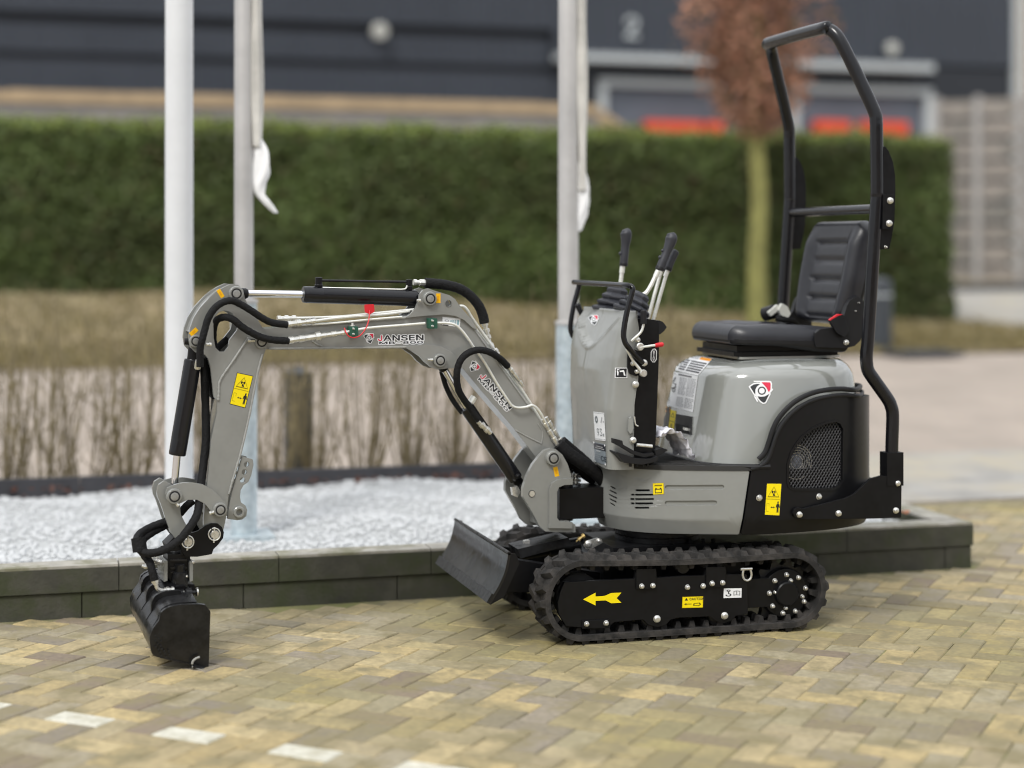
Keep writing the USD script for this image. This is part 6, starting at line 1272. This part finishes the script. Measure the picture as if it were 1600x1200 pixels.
P("console_top", up(cap_poly.buffer(-0.004), 1.205, 1.228), "panel_grey", parent=shell, smooth=False)
# bright creases of the shield
col_px = [(992, 498), (1010, 498), (1024, 500), (1030, 506), (1029.5, 560), (1026.5, 640), (1024.5, 690), (1022, 724), (987, 726), (988, 690), (989, 640), (994, 592)]
column = P("console_column", plate(M, col_px, -0.252, -0.252, 0.24, r=0.004), "paint_black", smooth=25)
P("cable_duct", plate(M, [(1029, 500), (1036, 503), (1042, 511), (1038, 517), (1031, 523), (1028, 520)], -0.2, -0.2, -0.08, r=0.003), "plastic_dark", parent=column)
P("side_lobe", plate(M, [(988, 545), (982, 548), (981, 575), (984, 584), (994, 588), (1002, 584), (1006, 570), (1004, 550)], -0.270, -0.270, -0.254, r=0.004), "paint_black", parent=column)
for qx, qy, r_ in ((996, 531, .010), (1006.5, 567, .0115), (989, 568, .009), (995, 580.5, .008), (993, 600.5, .012), (989, 688, .012)): bolt(M, qx, qy, -0.270, r_, parent=column)
decal("lever_decal", quad([(1017, 546), (1026.5, 544), (1026, 566), (1016.5, 566)], [(Polygon([(0, .2), (.3, 0), (.7, 0), (1, .2), (1, .8), (.7, 1), (.3, 1), (0, .8)]), WHITE, 0), (Polygon([(.12, .22), (.35, .05), (.65, .05), (.88, .22), (.88, .78), (.65, .95), (.35, .95), (.12, .78)]), BLACK, 1), (Point(.5, .25).buffer(.14), (0.45, 0.45, 0.45), 2), (Point(.5, .72).buffer(.17).difference(Point(.5, .72).buffer(.08)), (0.5, 0.5, 0.5), 2), (rect(.44, .38, .56, .56), (0.5, 0.5, 0.5), 2)]), column, plane=(M, -0.252), label="black pictogram with a white border beside the red lever")
decal("pictogram_decal", quad([(961, 574.5), (980.5, 574.5), (980, 590.5), (960.5, 590.5)], [(rect(0, 0, 1, 1), WHITE, 0), (rect(.06, .07, .94, .93), BLACK, 1), (Polygon([(.15, .25), (.3, .4), (.28, .75), (.2, .75)]), WHITE, 2), (Polygon([(.35, .3), (.7, .22), (.78, .45), (.85, .8), (.72, .75), (.66, .42), (.4, .42)]), WHITE, 2), (Polygon([(.15, .15), (.4, .12), (.2, .3)]), WHITE, 2)]), shell, mesh=shm, size=6, label="small square black pictogram")
decal("badge_decal", emblem(928, 500, 0.44), shell, mesh=shm, size=8)
decal("noise_decal", quad([(927.5, 643), (944.5, 645), (947, 689), (930.5, 687)], [(rect(0, 0, 1, 1), WHITE, 0), (rect(.02, .03, .98, .05), GREYC, 1), (rect(.02, .95, .98, .97), GREYC, 1), (Point(.25, .27).buffer(.13, quad_segs=5).difference(Point(.25, .27).buffer(.05)), (0.08, 0.1, 0.11), 1), (Polygon([(.62, .36), (.74, .16), (.82, .18), (.70, .38)]), GREYC, 1), (rect(.84, .3, .94, .35), GREYC, 1), (affinity.translate(affinity.scale(words("93", 0, 0, 0.26, 1.0, False), 1.15, 1, origin=(0, 0)), .2, .84), (0.12, 0.14, 0.15), 1), (affinity.translate(words("dB", 0, 0, 0.09), .74, .84), (0.15, 0.17, 0.18), 1)]), shell, mesh=shm, size=9, label="white noise label reading 93 dB")
decal("maker_plate", quad([(928.5, 690.5), (946.5, 694.5), (947.5, 727), (930, 721.5)], [(rect(0, 0, 1, 1), (0.19, 0.22, 0.245), 0), (rect(0, .04, 1, .33), (0.02, 0.022, 0.03), 1), (rect(.22, .15, .78, .19), (0.35, 0.35, 0.35), 2), (rect(.1, .24, .9, .28), (0.35, 0.35, 0.35), 2), (rect(.2, .38, .55, .42), (0.5, 0.52, 0.53), 2), (rect(.1, .55, .5, .57), (0.35, 0.38, 0.4), 2), (rect(.1, .65, .45, .67), (0.35, 0.38, 0.4), 2), (rect(.1, .75, .5, .77), (0.35, 0.38, 0.4), 2), (affinity.translate(words("CE", 0, 0, 0.24, 1.25), .55, .84), (0.04, 0.05, 0.06), 2)] + [(Point(x, y).buffer(.05), (0.8, 0.8, 0.8), 3) for x, y in ((.03, .02), (.97, .05), (.05, .96), (.97, .96))]), shell, mesh=shm, size=9, label="grey maker's plate with a CE mark")
P("latch_knob", outward(loft([[M.p3(x, y, l) for x, y in q] for q, l in (([(982, 652), (986, 650), (990, 656), (991, 668), (989, 678), (984, 680), (980, 674), (981, 662)], -.268), ([(983, 654), (986, 652), (989, 657), (990, 668), (988, 676), (984.5, 678), (981.5, 673), (982, 662)], -.282))])), "panel_grey", parent=column)
P("latch_wire", tube(fillet(path3(M, [(991, 651, -.275), (993, 664, -.275), (997, 666, -.275)]), 0.006), 0.003, 7, smooth=False), "zinc", parent=column)
# hand guard bar
near = [(1004, 567, -.275), (998, 561, -.285), (982, 543, -.325), (976, 533, -.33), (974.5, 518, -.33), (980, 485, -.33), (988, 455, -.33), (987, 448.5, -.325), (981, 446.2, -.31), (974, 445.5, -.29)]
nr3 = path3(M, near); gb = np.vstack([nr3, mir(nr3)[::-1]])
P("guard_bar", tube(gb, 4.6 * R, 14, 5), "tube_black", smooth=60)
P("far_lever_knob", lathe(M.p3(909, 491, .28), M.p3(901.5, 474.5, .28), [(0, .011), (.9, .012), (1, .008)], 10), "plastic_dark")
# bellows and levers
def bellows(px, py, l, tpx, tpy, r0, r1, h):
    a, b = M.p3(px, py, l), M.p3(tpx, tpy, l); prof = []
    for i in range(4):
        r = r0 + (r1 - r0) * i / 3.4; prof += [(i * .25, r * 0.94), (i * .25 + .07, r), (i * .25 + .12, r * 0.99), (i * .25 + .235, r * 0.70)]
    prof.append((1, r1 * 0.5)); return P("lever_boot", lathe(a, b, prof, 8), "grip", smooth=25)
bellows(958, 489, .12, 966, 448, .095, .040, .1); bellows(985, 494, -.13, 1003, 458, .085, .035, .1)
def lever(shaft, grip, rg, rs=0.0085, name="control_lever"):
    sh3 = path3(M, shaft); t = P(name, tube(sh3, rs, 10, 5), "steel_pipe", smooth=60); g3 = path3(M, grip)
    P("grip", tube(g3, rg, 16, 6), "grip", parent=t, smooth=60)
    d = (g3[1] - g3[0]) / np.linalg.norm(g3[1] - g3[0]); P("collar", lathe(sh3[-1] - d * 0.022, sh3[-1] + d * 0.006, [(0, rs * 1.3), (1, rs * 1.3)], 12), "steel_pipe", parent=t)
    P("grip_ring", lathe(g3[0] - d * 0.002, g3[0] + d * 0.012, [(0, rg[0] * 1.08), (.8, rg[0] * 1.1), (1, rg[0])], 16), "plastic_dark", parent=t); return t
k_ = 1.0 * 6.95 / FPX
t1 = lever([(966, 470, .12), (969.5, 443, .12), (972.5, 418, .12)], [(974.2, 415, .12), (975.5, 401, .12), (977, 385, .12), (978.3, 371, .12), (977.8, 363, .12), (976, 358.5, .12)], [6.2 * k_, 6.6 * k_, 6.6 * k_, 8.6 * k_, 8.8 * k_, 5 * k_])
P("thumb_switch", ball(M.p3(969.5, 396, .12), 0.008, 1), "grip", parent=t1)
t2 = lever([(1000, 462, -.14), (1009, 458, -.14), (1016, 448, -.14), (1022, 436, -.14), (1027.5, 425, -.14)], [(1030, 421, -.14), (1035, 409, -.14), (1041, 395, -.14), (1047, 380, -.14), (1049, 371, -.14), (1048, 364, -.14)], [6.0 * k_, 6.4 * k_, 6.4 * k_, 8.4 * k_, 9.0 * k_, 5.5 * k_])
P("thumb_switch", ball(M.p3(1031.5, 402, -.14), 0.008, 1), "grip", parent=t2); P("thumb_switch", ball(M.p3(1035.5, 391.5, -.14), 0.007, 1), "grip", parent=t2)
lever([(1012, 500, -.05), (1023, 459, -.05), (1033, 424, -.05)], [(1034, 422, -.05), (1040, 407, -.05), (1044, 397, -.05)], [5.2 * k_, 5.2 * k_, 4 * k_], 0.0072, "travel_lever")
lever([(1020.5, 500, -.09), (1032, 460, -.09), (1042.5, 424, -.09)], [(1043.5, 422, -.09), (1049, 408, -.09), (1055.5, 394, -.09), (1057, 391.5, -.09)], [5.4 * k_, 5.5 * k_, 5.5 * k_, 3.5 * k_], 0.0072, "travel_lever")
# small levers on the side of the console
sl1 = P("side_lever", tube(fillet(path3(M, [(986.5, 533, -.28), (1003, 518, -.285), (1006, 505, -.285), (1007, 490, -.285)]), 0.02), 0.0052, 9, smooth=False), "steel_pipe", smooth=60); P("knob", lathe(M.p3(1005.5, 506, -.285), M.p3(1005.5, 485, -.285), [(0, .0115), (.9, .0125), (1, .010)], 12), "plastic_dark", parent=sl1)
sl2 = P("side_lever", tube(fillet(path3(M, [(979.5, 541, -.285), (980, 547, -.285), (990, 565, -.285), (1002, 580, -.285)]), 0.01), 0.0058, 9, smooth=False), "steel_pipe", smooth=60); P("lever_hub", lathe(M.p3(1004, 583, -.28), M.p3(1004, 583, -.28) - M.n * 0.016, [(0, .0145), (.8, .0145), (1, .012)], 18), "zinc", parent=sl2)
sl3 = P("safety_lever", rod(M.p3(999, 543, -.285), M.p3(1026, 539, -.285), 0.0048, 10), "steel_pipe"); P("knob", lathe(M.p3(1023.5, 539.8, -.285), M.p3(1036.5, 537.8, -.285), [(0, .0075), (.15, .0085), (.85, .0095), (1, .006)], 12), "red_plastic", parent=sl3, label="red knob"); P("lever_hub", lathe(M.p3(999, 541.5, -.275), M.p3(999, 541.5, -.275) - M.n * 0.014, [(0, .015), (.85, .015), (1, .012)], 18), "zinc", parent=sl3)
# pedals
pd = P("pedal", plate(M, [(957, 684.5), (970.5, 688), (971.5, 694), (990, 704.5), (1006, 709), (1020, 707), (1020, 711), (1004, 714), (988, 709.5), (968, 697.5), (957, 692)], -0.285, -0.30, -0.27, r=0.002), "plastic_dark")
P("pedal_plate", plate(M, [(956, 703.5), (969, 708), (990, 715), (1012, 716), (1026, 711), (1023, 720), (1000, 725), (972, 722), (966, 714)], -0.285, -0.31, -0.22, r=0.003), "plastic_dark", parent=pd)
P("pedal_pad", plate(M, [(1020, 703), (1032, 698.5), (1041, 702), (1030, 709.5), (1022, 711)], -0.25, -0.27, -0.20, r=0.002), "plastic_dark", parent=pd)
P("pedal_rod", rod(M.p3(995, 695, -.29), M.p3(1019, 697.5, -.29), 0.007, 10), "zinc", parent=pd); P("pedal_foot", cat([rod(M.p3(x, 722, -.28), M.p3(x, 729, -.28), .006, 8) for x in (985, 995, 1005, 1012)]), "plastic_dark", parent=pd)
# ---------------------------------------------------------------- white cloth on the floor mat
arcs = spline(np.array([M.pix(x, y, -0.14) for x, y in [(1016, 676), (1024, 669), (1036, 667), (1047, 672), (1055, 681), (1060, 692), (1064, 702), (1068, 707)]]), 6)
cl_ = []
for j, l in enumerate(np.linspace(-0.26, -0.04, 18)):
    kx = 0.008 * math.sin(j * 1.1); cl_.append(np.array([M.w(s + kx * math.sin(i * 0.35), l, max(0.648, z - 0.010 * abs(math.sin(j * 0.7)) + 0.006 * math.sin(i * 0.8 + j))) for i, (s, z) in enumerate(arcs)]))
cm = loft(cl_, close=False, capa=False, capb=False); th = cl_[::-1]
cm2 = loft(cl_ + [q - np.array([0, 0, 0.004]) for q in th], close=False, capa=False, capb=False)
single("white_cloth", cm2, "cloth_white", "crumpled white plastic wrap draped on the floor mat in front of the engine hood", "cloth", smooth=60)
